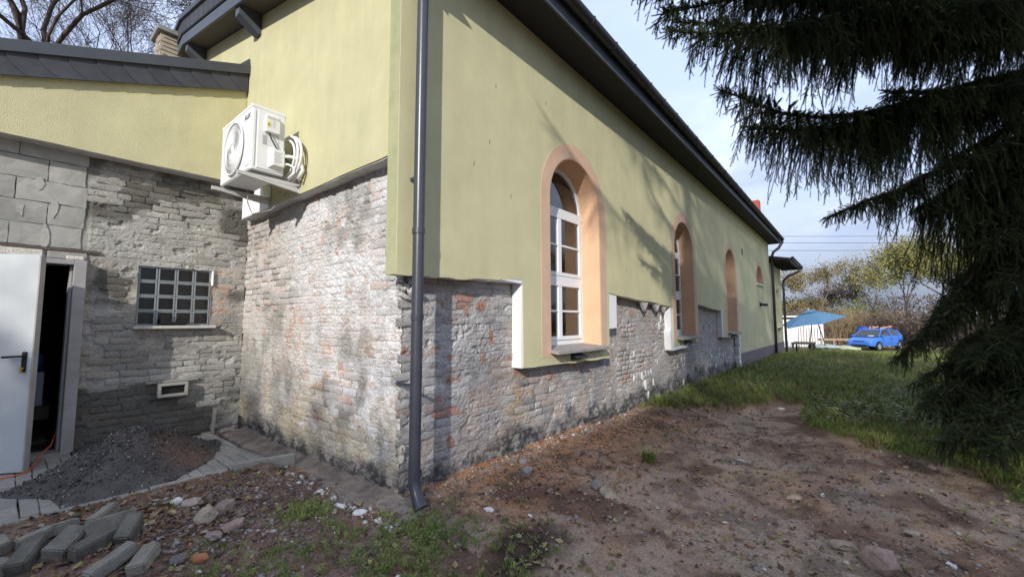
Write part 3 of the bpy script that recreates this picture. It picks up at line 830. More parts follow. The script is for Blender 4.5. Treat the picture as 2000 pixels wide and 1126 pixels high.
M_room = mat('room_inside', (.035, .032, .03), .95, .2, 2)
for i, (xc, hw, z0, z1) in enumerate(WIN):
    w = part('arched_window', None, None, house)
    w.location = (xc, 0, 0)
    y = .14
    # reveal (peach lining from the stucco face to the frame)
    part('reveal', arch_band(xc, hw-.012, hw+.003, z0, z1-.012, -.149, .32).mesh(), M_peach2, w)
    # painted surround band
    part('surround', arch_band(xc, hw+.004, hw+.19, .985 if i == 0 else z0-.06, z1, -.1535, .012).mesh(), M_peach, w)
    fr = part('frame', arch_band(xc, hw-.07, hw-.0125, z0+.03, z1-.07, y, .06).box(xc-hw+.0125, xc+hw-.0125, y-.002, y+.062, z0+.025, z0+.10)
              .box(xc-hw+.02, xc+hw-.02, y-.012, y+.058, 2.905, 3.0).box(xc-hw+.02, xc+hw-.02, y-.010, y+.058, 1.95, 2.045).mesh(bevel=.004), M_white, w)
    # casements, each with a cross of glazing bars
    for (za, zb_) in ((z0+.10, 1.95), (2.045, 2.905)):
        c = MB(); xa, xb = xc-hw+.075, xc+hw-.075
        c.box(xa, xa+.05, y-.018, y+.04, za, zb_).box(xb-.05, xb, y-.018, y+.04, za, zb_).box(xa+.05, xb-.05, y-.018, y+.04, za, za+.05).box(xa+.05, xb-.05, y-.018, y+.04, zb_-.05, zb_)
        c.box(xc-.045, xc+.045, y-.016, y+.042, za+.05, zb_-.05)
        zm = (za+zb_)/2
        c.box(xa+.05, xc-.045, y-.012, y+.03, zm-.014, zm+.014).box(xc+.045, xb-.05, y-.012, y+.03, zm-.014, zm+.014)
        part('casement', c.mesh(bevel=.003), M_white, w)
        for (pa, pb) in ((xa+.05, xc-.045), (xc+.045, xb-.05)):
            for (qa, qb) in ((za+.05, zm-.014), (zm+.014, zb_-.05)):
                part('pane', MB().box(pa-.004, pb+.004, y+.008, y+.014, qa-.004, qb+.004).mesh(), M_glass, w)
    part('pane', arch_pane(xc, hw-.068, 2.99, z1-.072, y+.01, .006).mesh(), M_glass, w)
    # fanlight inner frame
    part('fanlight_frame', arch_band(xc, hw-.105, hw-.068, 3.0, z1-.105, y-.01, .05).mesh(bevel=.002), M_white, w)
    # sill, lip and vent hood
    part('sill', MB().add([(xc-hw-.01, .14, z0+.035), (xc+hw+.02, .14, z0+.035), (xc+hw+.03, -.27, z0-.005), (xc-hw-.02, -.27, z0-.005),
                           (xc-hw-.01, .14, z0+.01), (xc+hw+.02, .14, z0+.01), (xc+hw+.03, -.27, z0-.045), (xc-hw-.02, -.27, z0-.045)],
                          [(0,1,2,3),(7,6,5,4),(0,3,7,4),(1,5,6,2),(3,2,6,7),(0,4,5,1)]).mesh(bevel=.004), M_sill, w)
    vx = xc-.08
    part('vent_hood', MB().box(vx-.12, vx+.12, -.17, -.15, z0-.15, z0-.05).add([(vx-.13, -.165, z0-.065), (vx+.13, -.165, z0-.065), (vx+.13, -.27, z0-.105), (vx-.13, -.27, z0-.105), (vx-.13, -.165, z0-.08), (vx+.13, -.165, z0-.08), (vx+.13, -.265, z0-.12), (vx-.13, -.265, z0-.12)],
         [(0,1,2,3),(7,6,5,4),(0,3,7,4),(1,5,6,2),(3,2,6,7),(0,4,5,1)]).mesh(), M_dark, w)
    # dim room and curtains behind the glass
    part('room', MB().add([(xc-1.2, .26, .4), (xc+1.2, .26, .4), (xc+1.2, 2.4, .4), (xc-1.2, 2.4, .4), (xc-1.2, .26, 4), (xc+1.2, .26, 4), (xc+1.2, 2.4, 4), (xc-1.2, 2.4, 4)], [(0,1,2,3),(4,7,6,5),(1,5,6,2),(2,6,7,3),(3,7,4,0)]).mesh(), M_room, w)
    cu = MB()
    for sx in (-1, 1):
        xs = [xc+sx*(.62-.03*k) for k in range(9)]
        V = []
        for k, x_ in enumerate(xs):
            yy = .30+.025*(k % 2); V += [(x_, yy, 1.05), (x_, yy, 2.9)]
        cu.add(V, [(2*k, 2*k+2, 2*k+3, 2*k+1) for k in range(8)])
    part('curtain', cu.mesh(), M_curtain, w)

# small half-round window near the far end
w = part('half_round_window', None, None, house); w.location = (OCU[0], 0, 0)
def halfband(r0, r1, y0, dy):
    V = []; F_ = []; n = 16; h = OCU[3]-OCU[2]
    for k in range(n+1):
        a = math.pi*k/n
        for r_, yy in ((r0, y0), (r0, y0+dy), (r1, y0), (r1, y0+dy)):
            V.append((OCU[0]+(OCU[1]+r_)*math.cos(a), yy, OCU[2]+(h+r_)*math.sin(a)))
    for k in range(n):
        a = 4*k; b = a+4; F_ += [(a, b, b+2, a+2), (a+1, a+3, b+3, b+1), (a, a+1, b+1, b), (a+2, b+2, b+3, a+3)]
    return MB().add(V, F_)
part('reveal', halfband(-.012, .003, -.149, .30).mesh(), M_peach2, w)
part('surround', halfband(.004, .17, -.1535, .012).mesh(), M_peach, w)
part('sill', MB().box(OCU[0]-.78, OCU[0]+.78, -.22, .15, OCU[2]-.05, OCU[2]-.005).mesh(), M_white, w)
part('pane', MB().prism(ocu, lambda a, b: (a, .12, b), (0, .02, 0)).mesh(), mat('dull_board', (.30, .24, .2), .8), w)
# outlets on the far wall
part('wall_lamp', MB().box(16.80, 16.98, -.19, -.15, 1.97, 2.13).tube([(16.9, -.19, 2.05), (16.9, -.42, 2.02)], .05, 8).mesh(), M_dark, house)
part('wall_vent', MB().box(13.75, 13.86, -.17, -.15, 3.66, 3.86).mesh(bevel=.004), M_dark, house)

# ------------------------------------------------------------------ main roof and eaves
XE0, XE1 = -.44, 20.25
ZS = 4.925
part('soffit', MB().box(XE0, XE1, -.56, -.12, ZS, ZS+.02).mesh(), M_soffit, house)
mb = MB().box(XE0, XE1, -.585, -.56, ZS-.02, ZS+.17)
part('fascia', mb.mesh(), M_fascia, house)
part('fascia_end', MB().box(XE1, XE1+.02, -.585, -.0, ZS, ZS+.2).mesh(), M_soffit, house)
# gutter, half round
gp = []; n = 12
gut = MB(); V = []; F_ = []
gc_y, gc_z, gr = -.665, 5.125, .078
segs = list(np.linspace(XE0-.02, XE1+.03, 8))
for x in segs:
    for rr_ in (gr, gr-.006):
        for k in range(n+1):
            a = math.pi+math.pi*k/n; V.append((x, gc_y+rr_*math.cos(a), gc_z+rr_*math.sin(a)))
m_ = 2*(n+1)
for i in range(len(segs)-1):
    for k in range(n):
        a = i*m_+k; F_.append((a, a+1, a+1+m_, a+m_)); a += n+1; F_.append((a, a+m_, a+m_+1, a+1))
    for k in (0, n): a = i*m_+k; F_.append((a, a+m_, a+m_+n+1, a+n+1))
for i in (0, len(segs)-1):
    for k in range(n): a = i*m_+k; F_.append((a, a+1, a+n+2, a+n+1))
    F_.append(tuple(i*m_+n+1+k for k in range(n+1)))
gut_o = part('gutter', gut.add(V, F_).mesh(), M_dark, house)
bk = MB(); V = []; F_ = []
for k in range(n+1):
    a = math.pi+math.pi*k/n
    for rr_ in (gr+.001, gr+.008):
        for dx in (-.014, .014): V.append((dx, rr_*math.cos(a), rr_*math.sin(a)))
for k in range(n):
    a = 4*k; F_ += [(a, a+1, a+5, a+4), (a+2, a+6, a+7, a+3), (a, a+4, a+6, a+2), (a+1, a+3, a+7, a+5)]
bme = MB().add(V, F_).box(-.014, .014, -.085, .08, .0, .008).mesh(); bme.materials.append(M_dark)
k = 0
x = .35
while x < XE1:
    o = bpy.data.objects.new('gutter_bracket', bme); COL.objects.link(o); o.parent = gut_o; o.location = (x, gc_y, gc_z); x += .62
jm = MB().tube([(-.05, 0, 0), (.05, 0, 0)], gr+.012, 16, False).mesh(); 
# eave tiles: first course of rounded roof tiles
def tile_mesh():
    V = []; F_ = []; n = 8
    for s_, (yy, zz) in enumerate(((-.66, 5.225), (-.28, 5.325))):
        for k in range(n+1):
            t = k/n; zc = .030*math.sin(math.pi*min(1, t/.62)) if t < .62 else -.006*math.sin(math.pi*(t-.62)/.38)
            for dz in (0, -.022): V.append((t*.30, yy, zz+zc+dz))
    m_ = 2*(n+1)
    for k in range(n):
        a = 2*k
        F_ += [(a, a+m_, a+m_+2, a+2), (a+1, a+3, a+3+m_, a+1+m_), (a, a+2, a+3, a+1)]
    return MB().add(V, F_).mesh(smooth=False)
tm = tile_mesh(); tm.materials.append(M_slate)
roof = part('roof', MB().prism([(-.60, 5.205), (5.75, 6.66), (12.1, 5.205), (12.1, 5.15), (5.75, 6.60), (-.60, 5.15)], lambda y, z: (XE0, y, z), (XE1-XE0, 0, 0)).mesh(), M_slate, house)
roof.data.materials.clear(); roof.data.materials.append(M_slate)
x = XE0-.02
while x < XE1-.1:
    o = bpy.data.objects.new('roof_tile', tm); COL.objects.link(o); o.parent = roof; o.location = (x, 0, rnd.uniform(-.002, .003)); x += .287

# verge over the gable
zv = lambda y: ZS-.03+.232*(y if y < 5.75 else 11.5-y)
def strip(name, xa, xb, za, zb_, m_, y0=-.55, y1=12.05, parent=house):
    pts = [(y0, zv(y0)+za), (5.75, zv(5.75)+za), (y1, zv(y1)+za), (y1, zv(y1)+zb_), (5.75, zv(5.75)+zb_), (y0, zv(y0)+zb_)]
    return part(name, MB().prism(pts, lambda y, z: (xa, y, z), (xb-xa, 0, 0)).mesh(), m_, parent)
strip('verge_soffit', -.43, -.12, .0, .02, M_soffit2)
strip('barge_board', -.46, -.43, -.035, .13, M_fascia)
strip('verge_recess', -.42, -.40, .02, .40, M_black)
vc = strip('verge_cap', -.52, -.40, .385, .47, M_cap)
y = -.5
while y < 12:
    s_ = .232 if y < 5.75 else -.232
    z = zv(y); wv = .235
    mb = MB().add([(-.475, y, z+.17), (-.475, y+wv, z+.17+s_*wv), (-.485, y+wv+.02, z+.39+s_*(wv+.02)), (-.485, y+.02, z+.39+s_*.02),
                   (-.462, y, z+.17), (-.462, y+wv, z+.17+s_*wv), (-.462, y+wv+.02, z+.39+s_*(wv+.02)), (-.462, y+.02, z+.39+s_*.02)], [(0,1,2,3),(7,6,5,4),(0,3,7,4),(1,5,6,2),(3,2,6,7),(0,4,5,1)])
    part('slate', mb.mesh(), M_slate, vc)
    y += .25
strip('verge_batten', -.470, -.462, .15, .40, M_black)
for yy in (3.12, 5.62):                                            # purlin ends with a slanting cut
    z = zv(yy)
    mb = MB().add([(-.14, yy-.07, z-.30), (-.20, yy-.07, z-.30), (-.425, yy-.07, z-.15), (-.425, yy-.07, z-.002), (-.14, yy-.07, z-.002),
                   (-.14, yy+.07, z-.30), (-.20, yy+.07, z-.30), (-.425, yy+.07, z-.15), (-.425, yy+.07, z+.03), (-.14, yy+.07, z+.03)],
                  [(0,1,2,3,4),(9,8,7,6,5),(0,5,6,1),(1,6,7,2),(2,7,8,3),(3,8,9,4),(4,9,5,0)])
    part('purlin_end', mb.mesh(), M_fascia, house)

# annex roof strip above the door wall
zt = lambda x: 5.02+.362*(x+.15)
sk = part('annex_roof_cap', MB().add([(-6, 3.385, zt(-6)), (-.155, 3.385, zt(-.155)), (-.155, 3.385, zt(-.155)-.13), (-6, 3.385, zt(-6)-.13), (-6, 3.50, zt(-6)+.03), (-.155, 3.50, zt(-.155)+.03), (-.155, 3.42, zt(-.155)-.13), (-6, 3.42, zt(-6)-.13)],
                                  [(3,2,1,0),(0,1,5,4),(3,7,6,2),(1,2,6,5),(0,4,7,3),(4,5,6,7)]).mesh(bevel=.003), M_cap, house)
part('roof_cap_flashing', MB().add([(-.16, 3.39, zt(-.16)-.02), (-.16, 3.7, zt(-.16)+.0), (-.16, 3.7, zt(-.16)+.16), (-.16, 3.42, zt(-.16)+.11), (-.28, 3.42, zt(-.28)+.01), (-.28, 3.7, zt(-.28)+.02)], [(0,1,2,3),(0,3,4),(3,2,5,4)]).mesh(), M_cap, house)
x = -5.8
first = True
while x < -.17:
    wv = min(.26, -.160-x); n_ = 6
    zz0 = lambda xx: zt(xx)-.125
    L_ = []; 
    for k in range(n_+1):
        t = k/n_; L_.append((x-.09+.16*(t**1.7)-.02, -.0-.245*t))
    V = []; F_ = []
    lay = 3.418-.006*0
    for k, (xx, dz) in enumerate(L_):
        xa = xx; xb = min(xx+.245, -.163)
        V += [(xa, lay-.010, zz0(xa)+dz), (xb, lay+.0, zz0(xb)+dz), (xa, lay+.006, zz0(xa)+dz), (xb, lay+.012, zz0(xb)+dz)]
    for k in range(n_):
        a = 4*k; F_ += [(a, a+4, a+5, a+1), (a+2, a+3, a+7, a+6), (a, a+2, a+6, a+4), (a+1, a+5, a+7, a+3)]
    a = 4*n_; F_ += [(a, a+2, a+3, a+1), (0, 1, 3, 2)]
    part('slate', MB().add(V, F_).mesh(), M_slate, sk)
    x += .212
part('annex_roof', MB().add([(-6, 3.47, zt(-6)-.05), (-.155, 3.47, zt(-.155)-.05), (-.155, 9.5, zt(-.155)-.05), (-6, 9.5, zt(-6)-.05), (-6, 3.47, zt(-6)-.2), (-.155, 3.47, zt(-.155)-.2), (-.155, 9.5, zt(-.155)-.2), (-6, 9.5, zt(-6)-.2)], [(0,1,2,3),(7,6,5,4),(0,3,7,4),(1,5,6,2),(3,2,6,7),(0,4,5,1)]).mesh(), M_slate, house)
# unseen walls that close the building
part('rear_wall', MB().box(-6, 0, 9.3, 9.5, -.3, 3.2).box(-6, -5.8, 3.7, 9.3, -.3, 2.7).box(0, 19.8, 11.3, 11.5, -.3, 5).box(19.6, 19.8, .02, 11.3, -.3, 5).box(-5.99, -4.15, YB, YB+.2, -.3, 3.4).mesh(), M_plaster, house)

# chimneys
ch = part('stone_chimney', None, None, house); ch.location = (-.56, 6.2, 0)
mb = MB(); part('stack', MB().box(-.70, -.40, 6.05, 6.45, 4.4, 6.44).mesh(), M_stone, ch)
for k in range(16):
    for side in range(2):
        z = 5.2+k*.077
        if side == 0: part('chimney_stone', MB().box(-.712, -.70+.0, 6.06+.2*(k % 2)*.5, 6.06+.2*(k % 2)*.5+.19, z, z+.062).mesh(bevel=.008), M_stone, ch)
        else: part('chimney_stone', MB().box(-.70+.03*(k % 2), -.70+.03*(k % 2)+.26, 6.037, 6.05, z, z+.062).mesh(bevel=.008), M_stone, ch)
part('chimney_cap', MB().box(-.76, -.34, 5.98, 6.52, 6.44, 6.53).mesh(bevel=.01), M_conc, ch)

# annex at the far end
far = part('end_annex', None, None, house); far.location = (19.8, 0, 0)
part('annex_wall', poly_slab([[(19.815, -.8), (23.6, -.8), (23.6, 4.12), (19.815, 4.12)], [(21.7, 1.05), (22.5, 1.05), (22.5, 2.9), (21.7, 2.9)][::-1]], lambda x, z: (x, -.14, z), (0, .2, 0)), M_plaster, far)
part('annex_side', MB().box(23.4, 23.59, .062, 6, -.8, 4.12).mesh(), M_plaster, far)
part('annex_plinth', MB().box(19.815, 23.62, -.16, -.142, -.8, .34).mesh(), M_plinth, far)
part('annex_window_frame', MB().box(21.7, 22.5, .0, .05, 1.05, 1.12).box(21.7, 22.5, .0, .05, 2.83, 2.9).box(21.7, 21.77, .0, .05, 1.12, 2.83).box(22.43, 22.5, .0, .05, 1.12, 2.83).mesh(), M_white, far)
part('annex_pane', MB().box(21.77, 22.43, .02, .03, 1.12, 2.83).mesh(), M_glass, far)
part('annex_window_board', MB().box(21.7, 22.5, .1, .12, 1.0, 2.9).mesh(), M_curtain, far)
part('annex_surround', MB().box(21.6, 22.6, -.153, -.1405, 2.9, 3.02).mesh(), M_peach, far)
part('annex_sill', MB().box(21.6, 22.6, -.26, .0, 1.0, 1.049).mesh(), M_dark, far)
part('annex_roof', MB().prism([(-.98, 4.18), (5, 5.4), (5, 5.3), (-.98, 4.05)], lambda y, z: (19.82, y, z), (4.35, 0, 0)).mesh(), M_dark, far)
part('annex_soffit', MB().box(19.82, 24.1, -.92, .06, 4.12, 4.135).mesh(), M_soffit2, far)
for k in range(7): part('annex_rafter', MB().box(19.95+k*.65, 20.05+k*.65, -.93, -.15, 4.03, 4.118).mesh(), M_soffit, far)
part('annex_gutter', MB().tube([(19.85, -1.04, 4.17), (24.2, -1.04, 4.17)], .07, 10).mesh(), M_dark, far)
part('annex_downpipe', MB().tube([(24.05, -1.04, 4.15), (24.05, -1.0, 4.0), (23.75, -.5, 3.72), (23.62, -.28, 3.5), (23.6, -.25, 3.3), (23.6, -.25, -.7)], .06, 10).mesh(smooth=True), M_pipe, far)
rc = part('red_chimney', MB().box(22.75, 23.25, .55, 1.05, 4.4, 7.75).mesh(), M_red, house)

# downpipes
dp = part('downpipe', MB().tube([(-.022, -.26, 5.0), (-.035, -.262, 3.0), (-.046, -.262, .20), (-.048, -.27, .13), (-.05, -.30, .07), (-.053, -.335, .02), (-.056, -.365, -.015)], [.047, .047, .047, .048, .049, .052, .056], 22, False).mesh(smooth=True), M_pipe, house)
for z in (2.16, 1.45, .22):
    part('pipe_collar', MB().tube([(-.04, -.262, z-.022), (-.04, -.262, z+.022)], .0525, 22, False).mesh(smooth=True), M_pipe, dp)
for z in (2.62, .9):
    part('pipe_clip', MB().box(-.05, -.03, -.22, .0 if z < 1.7 else -.15, z-.012, z+.012).mesh(), M_pipe, dp)
part('outlet_rim', MB().tube([(-.0555, -.36, -.010), (-.0562, -.367, -.017)], .0585, 22, False).mesh(), M_cap, dp)
part('outlet_shade', MB().tube([(-.0525, -.33, .028), (-.0545, -.35, .005)], [.046, .046], 18).mesh(), M_black, dp)
dp2 = part('downpipe', MB().tube([(20.15, -.66, 5.08), (20.15, -.66, 4.95), (20.08, -.52, 4.7), (19.98, -.32, 4.52), (19.95, -.25, 4.3), (19.95, -.25, -.25)], .06, 12).mesh(smooth=True), M_pipe, house)
dp2['label'] = 'far downpipe with a swan neck under the gutter'

# ------------------------------------------------------------------ door, frame, lintel, interior
dr = part('door', None, None, house); dr.location = (-2.62, 3.62, 0)
free = Vector((-1.945, 3.10, 0)); hin = Vector((-2.62, 3.60, 0))
d = (free-hin).normalized(); nn = Vector((d.y, -d.x, 0))
W_ = .845
c0 = free-d*W_/2
leaf = part('door_leaf', MB().obox((c0.x, c0.y, 1.05), d*W_/2, nn*.022, Vector((0, 0, 1.025))).mesh(bevel=.003), M_door, dr)
# folded rim of the sheet door
part('door_rim', MB().obox((free.x-d.x*.004, free.y-d.y*.004, 1.05), d*.006, nn*.030, Vector((0, 0, 1.018))).mesh(), M_frame, dr)
hb = free-d*.065+nn*.022
part('handle_plate', MB().obox((hb.x+nn.x*.006, hb.y+nn.y*.006, 1.045), d*.019, nn*.006, Vector((0, 0, .095))).mesh(bevel=.004), M_black, dr)
hh = hb+nn*.012
part('handle', MB().tube([(hh.x, hh.y, 1.10), (hh.x+nn.x*.045, hh.y+nn.y*.045, 1.10), (hh.x+nn.x*.05-d.x*.02, hh.y+nn.y*.05-d.y*.02, 1.10), (hh.x+nn.x*.05-d.x*.13, hh.y+nn.y*.05-d.y*.13, 1.095)], .0105, 10).mesh(smooth=True), M_black, dr)
part('key', MB().tube([(hh.x, hh.y, .985), (hh.x+nn.x*.02, hh.y+nn.y*.02, .985)], .011, 8).obox((hh.x+nn.x*.024, hh.y+nn.y*.024, .965), d*.010, nn*.002, Vector((0, 0, .022))).mesh(), mat('brass', (.55, .38, .10), .4, .1, 5, metal=.6), dr)
fr = part('door_frame', MB().box(-1.70, -1.60, 3.57, 3.80, .03, 2.10).box(-2.68, -2.60, 3.57, 3.80, .03, 2.10).box(-2.60, -1.70, 3.57, 3.80, 2.045, 2.10).box(-1.725, -1.70, 3.64, 3.80, .03, 2.045).mesh(bevel=.005), M_frame, dr)
part('threshold', MB().box(-2.6, -1.62, 3.56, 3.82, -.02, .045).mesh(bevel=.005), M_conc, dr)
lt = part('lintel', MB().box(-2.9, -1.50, 3.645, 3.70, 2.195, 2.225).mesh(), mat('rusty_steel', (.10, .08, .07), .8, .3, 20), house)
part('lintel_block', MB().box(-1.90, -1.60, 3.65, 3.72, 2.112, 2.19).mesh(bevel=.006), M_conc, house)
part('foam_filler', MB().box(-1.76, -1.62, 3.635, 3.655, 2.105, 2.15).box(-2.3, -1.93, 3.64, 3.66, 2.11, 2.19).mesh(bevel=.012), mat('filler', (.6, .57, .5), .9, .2, 30, bump=1, bscale=80), house)
part('interior', MB().add([(-3.9, 3.84, -.02), (-.1, 3.84, -.02), (-.1, 7.5, -.02), (-3.9, 7.5, -.02), (-3.9, 3.84, 2.7), (-.1, 3.84, 2.7), (-.1, 7.5, 2.7), (-3.9, 7.5, 2.7)], [(0,1,2,3),(4,7,6,5),(1,5,6,2),(2,6,7,3),(3,7,4,0)])
     .box(-2.9, -2.7, 3.7, 3.86, 0, 2.6).box(-1.59, -1.2, 3.72, 3.86, 0, 2.6).mesh(), M_inside, house)

# ------------------------------------------------------------------ glass block window
gw = part('glass_block_window', None, None, house); gw.location = (-.78, 3.7, 1.4)
bw = (GB[1]-GB[0])/4; bh = (GB[3]-GB[2])/4
gb_me = MB().box(-bw/2+.006, bw/2-.006, -.03, .04, -bh/2+.006, bh/2-.006).mesh(bevel=.010); gb_me.materials.append(M_gblock)
rim_me = MB()
for (a, b, c_, d_) in ((-bw/2+.006, -bw/2+.019, -bh/2+.006, bh/2-.006), (bw/2-.019, bw/2-.006, -bh/2+.006, bh/2-.006), (-bw/2+.019, bw/2-.019, -bh/2+.006, -bh/2+.019), (-bw/2+.019, bw/2-.019, bh/2-.019, bh/2-.006)):
    rim_me.box(a, b, -.036, .03, c_, d_)
rim_me = rim_me.mesh(); rim_me.materials.append(M_gedge)
for i in range(4):
    for j in range(4):
        x = GB[0]+bw*(i+.5); z = GB[2]+bh*(j+.5)
        for nm, me in (('glass_block', gb_me), ('block_rim', rim_me)):
            o = bpy.data.objects.new(nm, me); COL.objects.link(o); o.parent = gw
            o.location = Vector((x, YB+.045, z))-gw.location
g = MB()
for i in range(5): g.box(GB[0]+bw*i-.006, GB[0]+bw*i+.006, YB+.022, YB+.07, GB[2], GB[3])
for j in range(5): g.box(GB[0], GB[1], YB+.021, YB+.071, GB[2]+bh*j-.006, GB[2]+bh*j+.006)
part('block_joint', g.mesh(), mat('block_joint', (.29, .31, .31), .7, .2, 30), gw)
part('window_recess', MB().add([(GB[0]-.005, YB-.012, GB[2]), (GB[0]-.005, YB+.2, GB[2]), (GB[0]-.005, YB+.2, GB[3]), (GB[0]-.005, YB-.012, GB[3]), (GB[1]+.005, YB-.012, GB[2]), (GB[1]+.005, YB+.2, GB[2]), (GB[1]+.005, YB+.2, GB[3]), (GB[1]+.005, YB-.012, GB[3])], [(0,1,2,3),(7,6,5,4),(2,6,7,3),(0,4,5,1)]).mesh(), M_conc, gw)
part('window_foam', MB().box(GB[1]+.002, GB[1]+.022, YB-.035, YB+.02, 1.9, 2.1).mesh(bevel=.006), M_eps, gw)
part('window_sill', MB().box(GB[0]-.03, GB[1]+.05, YB-.12, YB+.02, 1.335, 1.374).mesh(bevel=.006), mat('pale_sill', (.50, .48, .44), .85, .12, 14, bump=.4), gw)
tr = empty('black_tray', (-.82, YB-.07, 1.375), 'black plastic tray with a curved lid on the sill of the glass block window', 'tray')
part('tray_base', MB().box(-.95, -.68, YB-.115, YB-.03, 1.376, 1.398).box(-.97, -.64, YB-.125, YB-.02, 1.398, 1.404).mesh(bevel=.003), M_black, tr)
V = []; n = 10
for k in range(n+1):
    t = k/n; x = -.93+.25*t; z = 1.405+.055*(abs(2*t-1)**1.6)+.012
    V += [(x, YB-.09, 1.404), (x, YB-.09, z), (x, YB-.04, 1.404), (x, YB-.04, z)]
F_ = []
for k in range(n): a = 4*k; F_ += [(a, a+4, a+5, a+1), (a+2, a+3, a+7, a+6), (a+1, a+5, a+7, a+3), (a, a+2, a+6, a+4)]
F_ += [(0,1,3,2), (4*n, 4*n+2, 4*n+3, 4*n+1)]
part('tray_lid', MB().add(V, F_).mesh(), M_black, tr)
for (nm, lab, x, z, sx, sz, c) in (('green_bag', 'green bag seen dimly through the lower glass blocks', -.93, 1.44, .15, .09, (.03, .22, .12)), ('red_box', 'small red box behind the lower right glass block', -.51, 1.45, .07, .07, (.45, .05, .04)), ('grey_jar', 'pale grey jar behind the bottom row of glass blocks', -.70, 1.46, .05, .1, (.4, .42, .42))):
    V, F_ = ico(3, 2, .06); me = mesh_np(nm, V*np.array([sx, .06, sz]), F_, smooth=True)
    o = link(nm, me, mat(nm, c, .6), None, (x, YB+.24, z+.0)); tag(o, lab, 'box' if 'box' in nm else ('bag' if 'bag' in nm else 'jar'))
part('inner_ledge', MB().box(-1.25, -.3, YB+.16, YB+.34, 1.30, 1.36).mesh(), M_inside, gw)

# vent box low in the wall
vb = part('vent_box', MB().box(-.915, -.62, 3.56, 3.70, .50, .535).box(-.915, -.62, 3.56, 3.70, .635, .665).box(-.915, -.885, 3.56, 3.70, .535, .635).box(-.65, -.62, 3.56, 3.70, .535, .635).mesh(bevel=.004), mat('vent_concrete', (.40, .385, .34), .9, .15, 20), house)
part('vent_lip', MB().box(-1.03, -.50, 3.625, 3.69, .667, .70).mesh(bevel=.006), M_conc, vb)
part('vent_dark', MB().box(-.885, -.65, 3.60, 3.61, .535, .635).mesh(), M_black, vb)

# ------------------------------------------------------------------ things inside the dark doorway
def crate_inside():
    t = empty('bottle_pack', (-2.07, 4.75, .42), 'white carton with blue bottles on a low shelf inside the dark doorway', 'carton')
    part('carton', MB().box(-2.35, -1.80, 4.6, 4.95, .42, .82).mesh(bevel=.01), mat('carton_white', (.52, .55, .62), .7), t)
    part('carton_print', MB().box(-2.30, -2.17, 4.594, 4.599, .43, .60).box(-2.12, -1.98, 4.594, 4.599, .62, .72).mesh(), mat('print_navy', (.04, .06, .18), .6), t)
    for k in range(3): part('bottle', MB().lathe([(0, 0), (.085, 0), (.085, .17), (.04, .23), (.035, .26), (0, .26)], 14, Matrix.Translation((-2.27+.19*k, 4.78, .82))).mesh(smooth=True), mat('bottle_blue', (.05, .12, .42), .3), t)
crate_inside()
sh = link('shelf', MB().box(-2.6, -1.75, 4.45, 5.1, .28, .42).box(-2.6, -1.75, 4.45, 5.1, -.01, .05).mesh(), mat('old_wood', (.10, .085, .07), .8), None); tag(sh, 'low dark shelf under the blue bottles inside the doorway', 'shelf')

# ------------------------------------------------------------------ outdoor unit
ac = empty('air_conditioner', (-.5, 2.1, 2.96), 'white outdoor air conditioner unit on brackets fixed to the yellow gable wall', 'air conditioner')
ax0, ax1, ay0, ay1, az0, az1 = -.66, -.33, 1.69, 2.60, 2.975, 3.67
part('casing', MB().box(ax0, ax1, ay0, ay1, az0, az1).mesh(bevel=.014), M_acw, ac)
part('top_lid', MB().box(ax0-.004, ax1+.004, ay0-.004, ay1+.004, az1-.035, az1+.004).mesh(bevel=.006), M_acw, ac)
part('side_panel', MB().box(ax0+.055, ax1-.012, ay0-.008, ay0+.002, az0+.03, az1-.045).mesh(bevel=.003), M_acw, ac)
part('side_rib', MB().box(ax0+.030, ax0+.036, ay0-.006, ay0+.002, az0+.05, az1-.06).box(ax1-.075, ax1-.070, ay0-.011, ay0-.007, az0+.05, az1-.06).mesh(), M_acg, ac)
tb = part('terminal_cover', MB().box(-.545, -.40, ay0-.05, ay0-.006, 3.40, 3.585).mesh(bevel=.008), M_acw, ac)
part('cover_recess', MB().box(-.53, -.415, ay0-.0535, ay0-.049, 3.55, 3.575).mesh(), M_acg, tb)
part('warning_label', MB().box(-.535, -.495, ay0-.052, ay0-.0495, 3.455, 3.525).mesh(), mat('label_yellow', (.75, .70, .35), .6), tb)
part('warning_triangle', MB().add([(-.531, ay0-.0532, 3.468), (-.499, ay0-.0532, 3.468), (-.515, ay0-.0532, 3.505)], [(0,1,2)]).mesh(), mat('sign_dark', (.35, .28, .02), .6), tb)
lb = MB()
for k in range(7): lb.box(-.480, -.455+.008*(k % 2), ay0-.0515, ay0-.0495, 3.458+.012*k, 3.463+.012*k)
part('label_print', lb.mesh(), M_acg, tb)
part('rating_plate', MB().box(-.555, -.515, ay0-.0100, ay0-.0078, 3.27, 3.37).mesh(), mat('plate_grey', (.42, .43, .44), .5), ac)
vcv = part('valve_cover', MB().add([(-.50, ay0-.006, 3.03), (-.345, ay0-.006, 3.03), (-.345, ay0-.006, 3.25), (-.50, ay0-.006, 3.25), (-.465, ay0-.065, 3.06), (-.352, ay0-.065, 3.06), (-.352, ay0-.065, 3.235), (-.465, ay0-.065, 3.235)],
     [(0,1,5,4),(1,2,6,5),(2,3,7,6),(3,0,4,7),(4,5,6,7),(3,2,1,0)]).mesh(bevel=.004), M_acw, ac)
pr = MB()
for k in range(9): pr.box(-.455, -.40+.012*(k % 3), ay0-.0665, ay0-.0648, 3.085+.014*k, 3.0895+.014*k)
part('cover_print', pr.mesh(), mat('print_grey', (.35, .36, .37), .6), vcv)
for yy in (ay0+.02, ay1-.12): part('base_foot', MB().box(ax0+.01, ax1-.01, yy, yy+.08, az0-.028, az0).mesh(), mat('foot_dark', (.08, .08, .08), .7), ac)
